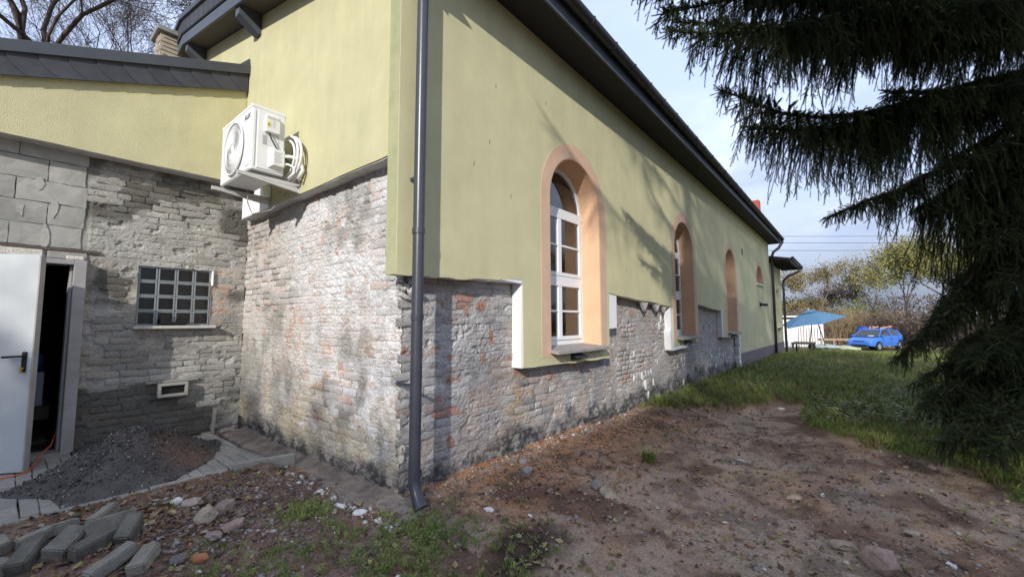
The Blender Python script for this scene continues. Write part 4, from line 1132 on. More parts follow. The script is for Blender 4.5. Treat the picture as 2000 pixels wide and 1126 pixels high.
# fan grille on the front (-x) face: rings and swept bars over a dark well
fy, fz, frd = 2.16, 3.30, .285
Mx = Matrix.Translation((ax0-.004, fy, fz)) @ Matrix.Rotation(R(-90), 4, 'Y')
part('fan_well', MB().lathe([(0, 0.001), (frd-.01, .001), (frd-.01, .004)], 40, Mx).mesh(), mat('well_grey', (.22, .225, .23), .6), ac)
gr_ = MB()
def P_f(r_, a, off): return (ax0-.006-off, fy+r_*math.cos(a), fz+r_*math.sin(a))
for rr_, w_ in ((frd, .010), (frd*.72, .004), (frd*.45, .004)):
    pts = [P_f(rr_, 2*math.pi*k/40, .012) for k in range(41)]
    gr_.tube(pts, w_, 6, False)
for k in range(56):
    a0 = 2*math.pi*k/56; pts = [P_f(.055+(frd-.06)*t, a0+1.0*t*t+.1*t, .006+.016*(1-t*t)) for t in (0, .25, .5, .75, 1)]
    gr_.tube(pts, .0034, 4, False)
part('fan_grille', gr_.mesh(), M_acw, ac)
part('fan_hub', MB().lathe([(0, .026), (.045, .024), (.06, .012), (.06, 0)], 20, Mx).mesh(smooth=True), M_acw, ac)
part('front_slot', MB().box(ax0-.003, ax0+.001, ay0+.03, ay0+.13, 3.025, 3.035).mesh(), M_acg, ac)
# maker's lettering on the front face near the near edge
def text_mesh(s_, size, ext=.001):
    c = bpy.data.curves.new('t', 'FONT'); c.body = s_; c.size = size; c.extrude = ext; c.align_x = 'CENTER'
    o = bpy.data.objects.new('t', c); COL.objects.link(o)
    dg = bpy.context.evaluated_depsgraph_get(); me = bpy.data.meshes.new_from_object(o.evaluated_get(dg))
    bpy.data.objects.remove(o); return me
tx = text_mesh('AUX', .075)
o = part('maker_lettering', tx, mat('letter_grey', (.12, .13, .15), .5), ac)
o.matrix_basis = Matrix.Translation(Vector((ax0-.003, ay0+.12, 3.535))-ac.location) @ Matrix.Rotation(R(-90), 4, 'Z') @ Matrix.Rotation(R(90), 4, 'X')
# cables and insulated hoses
part('power_cable', MB().tube([(-.50, ay0-.03, 3.40), (-.49, ay0-.05, 3.34), (-.44, ay0-.05, 3.26), (-.38, ay0-.04, 3.20), (-.32, ay0-.02, 3.165), (-.25, ay0, 3.12)], .007, 8).mesh(smooth=True), M_black, ac)
M_hose = mat('white_hose', (.76, .76, .74), .6, .05, 20)
for k, (r_, x_, dy) in enumerate(((.20, -.26, 0), (.185, -.235, -.03), (.21, -.215, .02), (.17, -.27, .05))):
    pts = []
    for j in range(26):
        a = R(100)-R(250)*j/25
        pts.append((x_+.012*math.sin(j*.7), ay0+.10+dy-r_*math.cos(a)*-.55-.10-.13*math.sin(R(90)), 3.24+r_*math.sin(a)))
    pts = [(x_, ay0+.13+dy-math.cos(a_)*-.22*-1 if False else ay0+.10+dy-.26*math.cos(a_), 3.22+r_*1.25*math.sin(a_)) for a_ in [R(110)-R(235)*j/25 for j in range(26)]]
    part('hose', MB().tube(pts, .0135, 10).mesh(smooth=True), M_hose, ac)
part('hose', MB().tube([(-.36, ay0-.03, 3.185), (-.31, ay0-.07, 3.19), (-.26, ay0-.10, 3.185), (-.22, ay0-.14, 3.15), (-.20, ay0-.16, 3.05), (-.22, ay0-.10, 2.96)], .019, 10).mesh(smooth=True), M_hose, ac)
part('hose', MB().tube([(-.36, ay0-.03, 3.10), (-.31, ay0-.06, 3.105), (-.27, ay0-.09, 3.08), (-.26, ay0-.09, 3.02), (-.30, ay0-.04, 2.96)], .013, 10).mesh(smooth=True), M_hose, ac)
part('drain_hose', MB().tube([(-.45, 2.35, 2.95), (-.44, 2.38, 2.80), (-.38, 2.4, 2.68), (-.25, 2.2, 2.72), (-.17, 2.0, 2.90)], .006, 8).mesh(smooth=True), mat('grey_cable', (.3, .3, .3), .6), ac)
for yy in (ay0+.02, ay1-.10):
    br = part('bracket', MB().box(-.76, -.152, yy, yy+.035, az0-.066, az0-.030).add([(-.16, yy, az0-.07), (-.16, yy+.035, az0-.07), (-.16, yy+.035, az0-.125), (-.16, yy, az0-.125), (-.70, yy, az0-.0662), (-.70, yy+.035, az0-.0662)],
        [(0,1,2,3),(0,3,4),(1,5,2),(3,2,5,4),(0,4,5,1)]).box(-.162, -.151, yy-.015, yy+.05, az0-.135, az0+.42).mesh(), mat('bracket_paint', (.52, .52, .50), .55), ac)
    for zz in (3.25, 3.45): part('bolt', MB().tube([(-.162, yy+.017, zz-.15), (-.175, yy+.017, zz-.15)], .009, 6).mesh(), M_frame, br)

# ------------------------------------------------------------------ paving
pav = bpy.data.objects.new('paving', None); COL.objects.link(pav); tag(pav, kind='structure'); pav.location = (-1.5, 2.5, 0)
pm = []
for k in range(6):
    mb = MB(); mb.box(-.098, .098, -.048, .048, -.06, rnd.uniform(-.001, .001)); pm_ = mb.mesh(bevel=.006); pm_.materials.append(M_paver); pm.append(pm_)
PBOUND = [(-.80, 3.62), (-.42, 3.42), (-.36, 1.90), (-.42, 1.72), (-4.2, 1.72), (-4.2, 3.62)]
cnt = 0
x = -4.1
j = 0
while x < -.3:
    y = 1.78+(.1 if j % 2 else 0)
    while y < 3.6:
        # bricks laid along y in running columns; herringbone-like turn near the right border
        if inpoly(np.array([x]), np.array([y]), PBOUND)[0]:
            o = bpy.data.objects.new('paving_stone', rnd.choice(pm)); COL.objects.link(o); o.parent = pav
            along = x < -.62
            o.location = Vector((x+rnd.uniform(-.003, .003), y+rnd.uniform(-.003, .003), .006+rnd.uniform(-.004, .005)))-pav.location
            o.rotation_euler = (rnd.uniform(-.012, .012), rnd.uniform(-.012, .012), math.pi/2+rnd.uniform(-.03, .03)); cnt += 1
        y += .204
    x += .102; j += 1
# kerbs (edging boards) along the paving, a thing each
kerb_g = 'concrete edging boards along the paving'
def kerb(a, b, z0, z1, t=.055, lab='', name='edging_board'):
    a = Vector((*a, 0)); b = Vector((*b, 0)); d = (b-a).normalized(); n_ = Vector((-d.y, d.x, 0)); L_ = (b-a).length
    mb = MB().obox((0, 0, (z1-z0)/2), d*(L_/2-.004), n_*t/2, Vector((0, 0, (z1-z0)/2)))
    o = link(name, mb.mesh(bevel=.006), M_conc, None, ((a+b)/2)+Vector((0, 0, z0))); tag(o, lab, 'kerb', kerb_g); return o
kx = [-4.2, -3.2, -2.25, -1.30, -.72]
for i, lab in enumerate(('edging board at the far left, in front of the open door', 'edging board beside the door side of the paving, behind the loose blocks', 'edging board below the dark gravel heap', 'short edging board at the right end of the gravel heap')):
    kerb((kx[i], 1.655+.01*i), (kx[i+1], 1.66+.01*i), -.10, .018+.006*(i == 3), lab=lab)
kerb((-.72, 1.66), (-.17, 1.53), -.10, .07, .05, 'edging board tilted up against the foot of the house corner wall')
kerb((-.36, 1.78), (-.46, 2.75), -.08, .014, .05, 'narrow edging board at the right border of the paving')
o = link('leaning_board', MB().box(-.38, -.36, 3.40, 3.50, -.02, .28).mesh(bevel=.003), M_conc); tag(o, 'small grey board standing upright near the inner corner of the walls', 'board'); o.rotation_euler = (0, R(4), 0)
# concrete ledge of the foundation
V = []; F_ = []; nu = 60
for i in range(nu+1):
    y = -.40+ (3.9)*i/nu
    w0 = -.31+.03*math.sin(i*.9)+rnd.uniform(-.02, .02)+.05*(i/nu)
    for (x, z) in ((w0, -.12), (w0+.015, -.045+rnd.uniform(-.014, .012)), (w0/2, -.036+rnd.uniform(-.012, .012)), (.0, -.01+rnd.uniform(-.012, .02))): V.append((x, y, z))
for i in range(nu):
    for k in range(3): a = 4*i+k; F_.append((a, a+1, a+5, a+4))
led = part('foundation_ledge', MB().add(V, F_).mesh(smooth=True), mat('ledge_concrete', (.15, .12, .10), .95, .22, 9, col2=(.30, .255, .22), bump=.9, bscale=70), house)

# ------------------------------------------------------------------ gravel heap
n_r, n_a = 60, 110
V = []; C = []
for i in range(n_r+1):
    for j in range(n_a):
        a = 2*math.pi*j/n_a; t = i/n_r
        ex = .86*(1+.10*math.sin(3*a+1)+.08*math.sin(5*a)); ey = .72*(1+.08*math.sin(2*a)+.07*math.sin(4*a+2))
        dx = t*ex*math.cos(a); dy = t*ey*math.sin(a)
        ca, sa = math.cos(R(25)), math.sin(R(25))
        x = -1.29+dx*ca-dy*sa*.4; y = 2.48+dx*.30+dy
        y = max(1.70, min(3.6, y))
        V.append((x, y, 0))
V = np.array(V)
tt = np.repeat(np.linspace(0, 1, n_r+1), n_a)
hh_ = .34*np.maximum(0, np.cos(np.minimum(tt, 1)*math.pi/2)**1.5)*(1-.25*tt)
hh_ = hh_*(.85+.4*fbm(V[:, 0]*3, V[:, 1]*3, 71, 3))+(fbm(V[:, 0]*22, V[:, 1]*22, 72, 3)-.5)*.03*(1-tt**4)
V[:, 2] = .012+hh_-.02*(tt > .97)
cc = mix([.050, .048, .048], [.12, .11, .105], fbm(V[:, 0]*9, V[:, 1]*9, 73))
cc = mix(cc, [.17, .11, .085], np.exp(-(((V[:, 0]+.90)/.22)**2+((V[:, 1]-2.2)/.28)**2))*.8)
id_ = np.arange((n_r+1)*n_a).reshape(n_r+1, n_a)
F_ = np.stack([id_[:-1], np.roll(id_[:-1], -1, 1), np.roll(id_[1:], -1, 1), id_[1:]], -1).reshape(-1, 4)[:, ::-1]
heap = link('gravel_heap', mesh_np('heap', V, F_, cc, False), M_pebble); tag(heap, 'low heap of dark grey gravel and soil on the paving before the door', 'gravel heap', kind='stuff')
heapV = V.copy(); heap_t = tt
# grains on the heap
def oct_rock(seed):
    r_ = np.random.RandomState(seed); V = np.array([[1,0,0],[0,1,0],[-1,0,0],[0,-1,0],[0,0,1],[0,0,-1.]])*(1+.35*(r_.rand(6, 1)-.5))+.18*(r_.rand(6, 3)-.5)
    F_ = np.array([[0,1,4],[1,2,4],[2,3,4],[3,0,4],[1,0,5],[2,1,5],[3,2,5],[0,3,5]]); return V, F_
RV = [oct_rock(40+s_) for s_ in range(8)]
def low_rock(seed):
    V, F_ = ico(seed, 1, .22); return V, F_
OR = [oct_rock(i) for i in range(8)]
sel = rs.randint(0, len(V), 9000); tsel = heap_t[sel]
pos = heapV[sel]+np.stack([rs.normal(0, .02, 9000), rs.normal(0, .02, 9000), np.zeros(9000)+.002], -1)
sz = np.exp(rs.normal(-5.3, .42, 9000)); sc = sz[:, None]*(.6+.8*rs.rand(9000, 3))
pc = mix([.045, .045, .05], [.15, .145, .14], rs.rand(9000)**2); lt_ = rs.rand(9000) < .035; pc[lt_] = [.5, .48, .44]
nearb = (np.hypot((pos[:, 0]+.9)/.3, (pos[:, 1]-2.2)/.35) < 1) & (rs.rand(9000) < .6); pc[nearb] = [.21, .15, .115]
o = link('heap_gravel', scatter_np('hg', OR, pos, sc, None, pc), M_pebble, heap); tag(o, kind='stuff')

# ------------------------------------------------------------------ pebbles, rubble chips, leaves
def sample_ground(n, box, dens=None):
    x = rs.uniform(box[0], box[1], n); y = rs.uniform(box[2], box[3], n)
    return x, y
def valid(x, y):
    k = ~((y > -.02) & (x > 0)) & ~((x < -.3) & (y > 1.62))
    return k
n = 44000
# sample more densely near the camera
r_ = .9+6.2*rs.rand(n)**1.25; a_ = th-R(57)+R(114)*rs.rand(n)
x = CAM.x+r_*np.cos(a_); y = CAM.y+r_*np.sin(a_)
k = valid(x, y) & (rs.rand(n) > grass_amt(x, y)*.8); x = x[k]; y = y[k]
den = fbm(x*1.8, y*1.8, 81, 3); left = (x < -.1) & (y > -1)
k = (rs.rand(len(x)) < np.where(left, .95, sst(.36, .62, den)*.75+.12)); x = x[k]; y = y[k]; n = len(x); left = (x < -.1) & (y > -1)
z = ground_h(x, y); sz = np.exp(rs.normal(-5.25, .60, n)); sz = np.minimum(sz, .032)
sc = sz[:, None]*np.array([1, .8, .5])*(.6+.8*rs.rand(n, 3))
u = rs.rand(n)[:, None]
# scattered also on the ledge
pc = np.where(u < .45, np.array([.20, .165, .13]), np.where(u < .70, np.array([.12, .085, .065]), np.where(u < .88, np.array([.27, .25, .23]), np.array([.30, .16, .10]))))
pc = pc*(.7+.6*rs.rand(n, 1)); wht = rs.rand(n) < .018; pc[wht] = [.72, .71, .69]
br_ = (y > -1.3) & (x > 0) & (x < 4.4) & (rs.rand(n) < .5); pc[br_] = np.array([.36, .20, .12])*(.7+.5*rs.rand(br_.sum(), 1))
o = link('pebbles', scatter_np('pb', OR, np.stack([x, y, z+sz*.15], -1), sc, np.stack([rs.normal(0, .35, n), rs.normal(0, .35, n), rs.rand(n)*6.28], -1), pc), M_pebble); tag(o, 'small stones and brick crumbs strewn over the bare soil', 'pebbles', kind='stuff')
# middling chips: white plaster along ledge, rubble left
def chips(name, label, cat, n, fx, smin, smax, cols, variants=None, flat=.5):
    P = np.array([fx() for _ in range(n)]); z = ground_h(P[:, 0], P[:, 1])
    s_ = smin+(smax-smin)*rs.rand(n)**2.2; sc = s_[:, None]*np.array([1, .75, flat])*(.7+.6*rs.rand(n, 3))
    cc = np.array(cols)[rs.randint(0, len(cols), n)]*(.75+.5*rs.rand(n, 1))
    o = link(name, scatter_np(name, variants or RV, np.stack([P[:, 0], P[:, 1], z+s_*.2], -1), sc, np.stack([rs.normal(0, .3, n), rs.normal(0, .3, n), rs.rand(n)*6.28], -1), cc), M_pebble)
    tag(o, label, cat, kind='stuff'); return o
chips('rubble', 'pale broken mortar rubble between the loose blocks and the house corner', 'rubble', 2600, lambda: (rs.normal(-.95, .42), rs.normal(.70, .45)), .004, .032, [(.24, .19, .165), (.15, .11, .095), (.34, .31, .29), (.22, .14, .11), (.13, .10, .09)])
chips('plaster_crumbs', 'white plaster crumbs along the foot of the walls', 'crumbs', 520, lambda: ((rs.uniform(.05, 4.6), rs.normal(-.15, .07)) if rs.rand() < .55 else (-.34+rs.normal(0, .035), rs.uniform(-.5, 1.3))), .005, .034, [(.55, .53, .50), (.42, .39, .35), (.30, .26, .23)])
chips('brick_rubble', 'orange crushed brick heaped along the wall below the first window', 'rubble', 2200, lambda: (rs.uniform(.15, 4.2), -abs(rs.normal(.0, .55))-.12), .005, .034, [(.38, .22, .13), (.32, .17, .10), (.36, .29, .22), (.24, .18, .14)])

chips('field_stones', 'tan and grey stone chips lying on the open dirt', 'stones', 420, lambda: (rs.uniform(.1, 4.2), rs.uniform(-4.0, -.9)), .006, .042, [(.36, .29, .21), (.30, .25, .20), (.22, .17, .13), (.42, .37, .31), (.30, .18, .12)], flat=.35)
# leaves
lv = []
for s_ in range(5):
    r0 = random.Random(s_); pts = []
    for k in range(8):
        a = 2*math.pi*k/8; rr_ = (1.0 if k % 2 == 0 else .72)*(1+r0.uniform(-.15, .15)); pts.append((rr_*math.cos(a), .62*rr_*math.sin(a), r0.uniform(-.18, .25)))
    V = np.array(pts+[(0, 0, -.05)]); F_ = np.array([(k, (k+1) % 8, 8) for k in range(8)]); lv.append((V, F_))
def leaves(n, fx, name, label, size=(.012, .032), cols=((.22, .14, .07), (.17, .10, .06), (.28, .22, .10), (.12, .075, .05), (.24, .19, .13), (.17, .13, .10))):
    P = np.array([fx() for _ in range(n)]); k = valid(P[:, 0], P[:, 1]); P = P[k]; n = len(P)
    s_ = rs.uniform(size[0], size[1], n); z = ground_h(P[:, 0], P[:, 1])+.006+.012*rs.rand(n)
    cc = np.array(cols)[rs.randint(0, len(cols), n)]*(.7+.6*rs.rand(n, 1))
    o = link(name, scatter_np(name, lv, np.stack([P[:, 0], P[:, 1], z], -1), np.repeat(s_[:, None], 3, 1), np.stack([rs.normal(0, .35, n), rs.normal(0, .35, n), rs.rand(n)*6.28], -1), cc), M_leaf)
    tag(o, label, 'leaves', kind='stuff')
M_leaf = soil_mat('dry_leaf', .75, 60, .1, .002, .3, 60)
def f1():
    r_ = 1.0+5.5*rs.rand(); a = th-R(55)+R(75)*rs.rand(); return (CAM.x+r_*math.cos(a), CAM.y+r_*math.sin(a))
leaves(3200, f1, 'fallen_leaves', 'brown fallen leaves scattered on the dirt')
leaves(700, lambda: (rs.normal(-1.6, .4), rs.normal(.9, .45)), 'leaf_litter', 'yellow brown leaf litter among the loose concrete blocks', (.014, .04))
leaves(900, lambda: (rs.normal(5.3, .7), rs.normal(-.9, .5)), 'leaf_drift', 'orange leaves caught at the edge of the grass by the wall', (.012, .03))

# ------------------------------------------------------------------ loose concrete blocks (each its own thing)
blocks = [
 # x, y, yaw deg, tilt deg, (lx, ly, lz), label
 (-2.02, 1.33, 20, 8, (.20, .16, .08), 'pale square-topped concrete block at the left end, by the edging'),
 (-1.83, 1.31, 30, 4, (.20, .08, .07), 'concrete block lying just right of the pale square block'),
 (-1.70, 1.36, 28, -3, (.18, .08, .07), 'thin mossy block between the edging and the upright slab'),
 (-1.50, 1.40, 42, 10, (.22, .10, .07), 'greenish block lying alone nearest the dark edging'),
 (-1.87, 1.02, 60, 14, (.26, .11, .10), 'dark grey block pointing towards the camera, left of the tan one'),
 (-1.71, 1.02, 52, 10, (.26, .14, .09), 'tan topped block leaning in the middle of the loose blocks'),
 (-1.50, 1.07, 30, -4, (.32, .07, .12), 'long upright slab at the back right of the loose blocks'),
 (-1.60, .88, 33, 5, (.26, .10, .09), 'grey block in front of the long upright slab'),
 (-1.44, .86, 55, 24, (.20, .10, .12), 'dark tilted block with a corner raised, right of the others'),
 (-2.02, .98, 25, 3, (.22, .12, .08), 'low dark block at the left edge of the picture'),
 (-1.56, .56, 30, 12, (.28, .10, .07), 'sloping block at the bottom of the picture, left of the last one'),
 (-1.43, .47, 50, 8, (.22, .11, .07), 'bottom right block of the loose concrete blocks'),
 (-2.10, .80, 20, 2, (.20, .12, .08), 'half hidden block at the bottom left corner'),
]
M_lb = mat('loose_block', (.13, .12, .10), .93, .2, 9, bump=.8, bscale=90, objrand=.35, col2=(.25, .24, .205))
for (x, y, yaw, tl, (lx, ly, lz), lab) in blocks:
    bm = bmesh.new(); bmesh.ops.create_cube(bm, size=1)
    lx *= .86; ly *= .86
    bmesh.ops.scale(bm, vec=(lx, ly, lz), verts=bm.verts)
    bmesh.ops.bevel(bm, geom=bm.edges[:], offset=.008, segments=2, affect='EDGES')
    bmesh.ops.subdivide_edges(bm, edges=[e for e in bm.edges if e.calc_length() > .05], cuts=3, use_grid_fill=True)
    sd = rnd.uniform(0, 100)
    for v in bm.verts: v.co += v.normal*(mnoise.noise(v.co*22+Vector((sd, 0, 0)))*.004)
    me = bpy.data.meshes.new('block'); bm.to_mesh(me); bm.free()
    o = link('concrete_block', me, M_lb, None, (x-.13, y-.13, gz(x-.13, y-.13)+lz*.42+.01), (R(rnd.uniform(-13, 13)), R(-tl*1.4), R(yaw+rnd.uniform(-9, 9))))
    tag(o, lab, 'concrete block', 'loose concrete blocks dumped at the edge of the paving')

def rock(x, y, s_, lab, col, cat='stone', rot=None, sub=2, jit=.16, dz=.0, name='stone'):
    bm = bmesh.new(); bmesh.ops.create_icosphere(bm, subdivisions=sub, radius=1)
    sd = rnd.uniform(0, 100)
    for v in bm.verts:
        p = v.co.copy(); m_ = max(abs(p.x), abs(p.y), abs(p.z)); p = p.lerp(p/m_*.85, .45)
        p += v.normal*(mnoise.noise(p*1.6+Vector((sd, 0, 0)))*.30+mnoise.noise(p*5+Vector((0, sd, 0)))*.09)
        v.co = Vector((p.x*s_[0], p.y*s_[1], p.z*s_[2]))
    me = bpy.data.meshes.new('rock'); bm.to_mesh(me); bm.free()
    o = link(name, me, mat('rock_%d%d' % (int(col[0]*100), int(col[2]*100)), col, .92, .25, 20, bump=.8, bscale=90), None, (x, y, gz(x, y)+s_[2]*.55+dz), rot or (R(rnd.uniform(-14, 14)), R(rnd.uniform(-14, 14)), rnd.uniform(0, 6)))
    tag(o, lab, cat); return o
rock(-1.18, .60, (.075, .06, .07), 'upright pale angular stone on the rubble left of the corner', (.40, .33, .25), rot=(.3, .5, .6))
rock(-1.05, .68, (.08, .05, .05), 'tan broken stone behind the upright pale stone', (.30, .23, .19))
rock(-1.08, .40, (.075, .05, .035), 'reddish flat stone in front of the upright pale stone', (.33, .24, .20))
rock(-1.20, .36, (.06, .045, .03), 'small flat stone beside the reddish flat one', (.31, .25, .22))
rock(-1.33, .17, (.06, .035, .025), 'orange brick fragment in the grass by the loose blocks', (.40, .17, .09), 'brick fragment')
rock(-1.42, .22, (.05, .045, .03), 'dark stone next to the orange brick fragment', (.16, .14, .13))
rock(-1.16, 1.05, (.07, .055, .035), 'pinkish rounded stone among white crumbs near the edging', (.34, .27, .24))
rock(-1.22, 1.20, (.05, .035, .03), 'white lump of plaster near the edging', (.66, .65, .62))
rock(1.28, -3.05, (.095, .06, .085), 'large tan rock standing at the bottom right of the picture', (.33, .27, .20), rot=(.2, .5, 1.2))
rock(1.42, -2.88, (.085, .05, .03), 'flat brownish rock just behind the large tan rock', (.30, .24, .18))
rock(1.10, -1.36, (.11, .06, .025), 'flat ochre stone slab in the middle of the dirt', (.36, .29, .20))
rock(1.17, -1.20, (.055, .04, .05), 'grey upright stone beside the flat ochre slab', (.27, .25, .23))
rock(1.30, -.95, (.09, .05, .04), 'clay coloured lump behind the flat ochre slab', (.33, .22, .14))
rock(1.26, -.33, (.065, .04, .025), 'smooth bluish grey cobble against the foot of the long wall', (.33, .34, .35), rot=(0, 0, .9))
rock(1.00, -.58, (.06, .045, .04), 'round grey stone on the orange brick dust', (.30, .27, .24))
rock(2.1, -2.55, (.09, .035, .02), 'tan flat chip in the middle right of the dirt', (.40, .31, .21))
rock(1.95, -3.25, (.07, .03, .018), 'pale flat chip near the right grass edge', (.42, .35, .26))
rock(2.9, -2.0, (.05, .035, .015), 'small white stone on the dirt before the grass', (.6, .57, .5))
for x, y, s_, lab in ((.28, -.76, .05, 'torn white foam scrap lying near the pipe outlet'), (.42, -1.05, .022, 'white foam crumb on the black patch'), (-.39, .22, .055, 'white plaster lump on the foundation ledge edge'), (-.37, .62, .05, 'white plaster lump further back along the ledge'), (-.36, -.02, .065, 'white broken plaster strip nearest the pipe foot'), (-.39, .95, .04, 'small white plaster lump near the tilted edging board'), (6.1, -2.0, .06, 'white foam piece on the grass beside the far wall'), (1.62, -3.4, .035, 'white paper scrap right of the large rock')):
    rock(x, y, (s_, s_*.45, s_*.35), lab, (.74, .73, .71), 'scrap', name='white_scrap')
o = link('orange_cord', MB().tube([(-3.0, 3.02, .02), (-2.3, 3.0, .016), (-2.0, 3.04, .018), (-1.93, 3.10, .02), (-1.88, 3.35, .02), (-1.83, 3.6, .06), (-1.76, 3.66, .12), (-1.72, 3.85, .22)], .006, 8).mesh(smooth=True), mat('orange_cable', (.75, .16, .06), .5)); tag(o, 'orange cord on the paving along the bottom of the open door', 'cord')

# ------------------------------------------------------------------ scatter through geometry nodes (foliage and grass only)
def dir_to_euler(D):
    D = D/(np.linalg.norm(D, axis=1)[:, None]+1e-9)
    return np.stack([np.zeros(len(D)), np.arccos(np.clip(D[:, 2], -1, 1)), np.arctan2(D[:, 1], D[:, 0])], 1)

def gn_scatter(name, pos, eul, scl, proto, parent=None):
    me = bpy.data.meshes.new(name); n = len(pos)
    me.vertices.add(n); me.vertices.foreach_set('co', np.asarray(pos, np.float32).reshape(-1))
    a = me.attributes.new('rot', 'FLOAT_VECTOR', 'POINT'); a.data.foreach_set('vector', np.asarray(eul, np.float32).reshape(-1))
    a = me.attributes.new('scl', 'FLOAT', 'POINT'); a.data.foreach_set('value', np.asarray(scl, np.float32))
    me.update()
    o = bpy.data.objects.new(name, me); COL.objects.link(o)
    if parent is not None: o.parent = parent; o.location = -parent.matrix_basis.translation if parent.parent is None else (0, 0, 0)
    g = bpy.data.node_groups.new('scatter', 'GeometryNodeTree')
    g.interface.new_socket('Geometry', in_out='INPUT', socket_type='NodeSocketGeometry')
    g.interface.new_socket('Geometry', in_out='OUTPUT', socket_type='NodeSocketGeometry')
    gi = g.nodes.new('NodeGroupInput'); go = g.nodes.new('NodeGroupOutput'); ip = g.nodes.new('GeometryNodeInstanceOnPoints')
    oi = g.nodes.new('GeometryNodeObjectInfo'); oi.inputs[0].default_value = proto
    ra = g.nodes.new('GeometryNodeInputNamedAttribute'); ra.data_type = 'FLOAT_VECTOR'; ra.inputs['Name'].default_value = 'rot'
    sa = g.nodes.new('GeometryNodeInputNamedAttribute'); sa.data_type = 'FLOAT'; sa.inputs['Name'].default_value = 'scl'
    g.links.new(gi.outputs[0], ip.inputs['Points']); g.links.new(oi.outputs['Geometry'], ip.inputs['Instance'])
    g.links.new(ra.outputs[0], ip.inputs['Rotation']); g.links.new(sa.outputs[0], ip.inputs['Scale']); g.links.new(ip.outputs[0], go.inputs[0])
    md = o.modifiers.new('scatter', 'NODES'); md.node_group = g
    o['kind'] = 'stuff'
    return o

def proto_ob(name, V, F_, m_):
    me = mesh_np(name, V, F_); me.materials.append(m_)
    return bpy.data.objects.new(name, me)      # not linked to the scene: used only as the shape that is repeated

# ------------------------------------------------------------------ spruce
def shoot_proto(seed, L=.13, n=84, nl=.021, w=.0021):
    r_ = np.random.RandomState(seed); V = []; F_ = []
    for i in range(n):
        t = i/n; z = L*t; a = i*2.399+r_.rand(); up_ = .45+.5*t+r_.rand()*.2
        d = np.array([math.cos(a), math.sin(a), up_]); d /= np.linalg.norm(d)
        q = np.array([-math.sin(a), math.cos(a), 0])*w; b = np.array([.0015*math.cos(a), .0015*math.sin(a), z]); l = nl*(.8+.4*r_.rand())
        k = len(V); V += [b-q, b+q, b+d*l]; F_.append((k, k+1, k+2))
    k = len(V)
    for z in (0, L):
        for j in range(3): V.append(np.array([.0022*math.cos(2.094*j), .0022*math.sin(2.094*j), z]))
    for j in range(3): F_ += [(k+j, k+(j+1) % 3, k+3+(j+1) % 3), (k+j, k+3+(j+1) % 3, k+3+j)]
    return np.array(V), np.array(F_)
M_needle_b = mat('needles_bronze', (.023, .036, .016), .6, .35, 3, col2=(.055, .074, .030), objrand=.45, spec=.15)
SP = proto_ob('shoot', *shoot_proto(1), M_needle_b)
SPF = proto_ob('shoot_far', *shoot_proto(2, L=.26, n=40, nl=.05, w=.006), M_needle_b)

def crom(P, n):
    P = [Vector(p) for p in P]; P = [P[0]*2-P[1]]+P+[P[-1]*2-P[-2]]; out = []
    for i in range(1, len(P)-2):
        for k in range(n):
            t = k/n; a, b, c, d = P[i-1], P[i], P[i+1], P[i+2]
            out.append(.5*((2*b)+(c-a)*t+(2*a-5*b+4*c-d)*t*t+(3*b-a-3*c+d)*t*t*t))
    out.append(P[-2]); return out

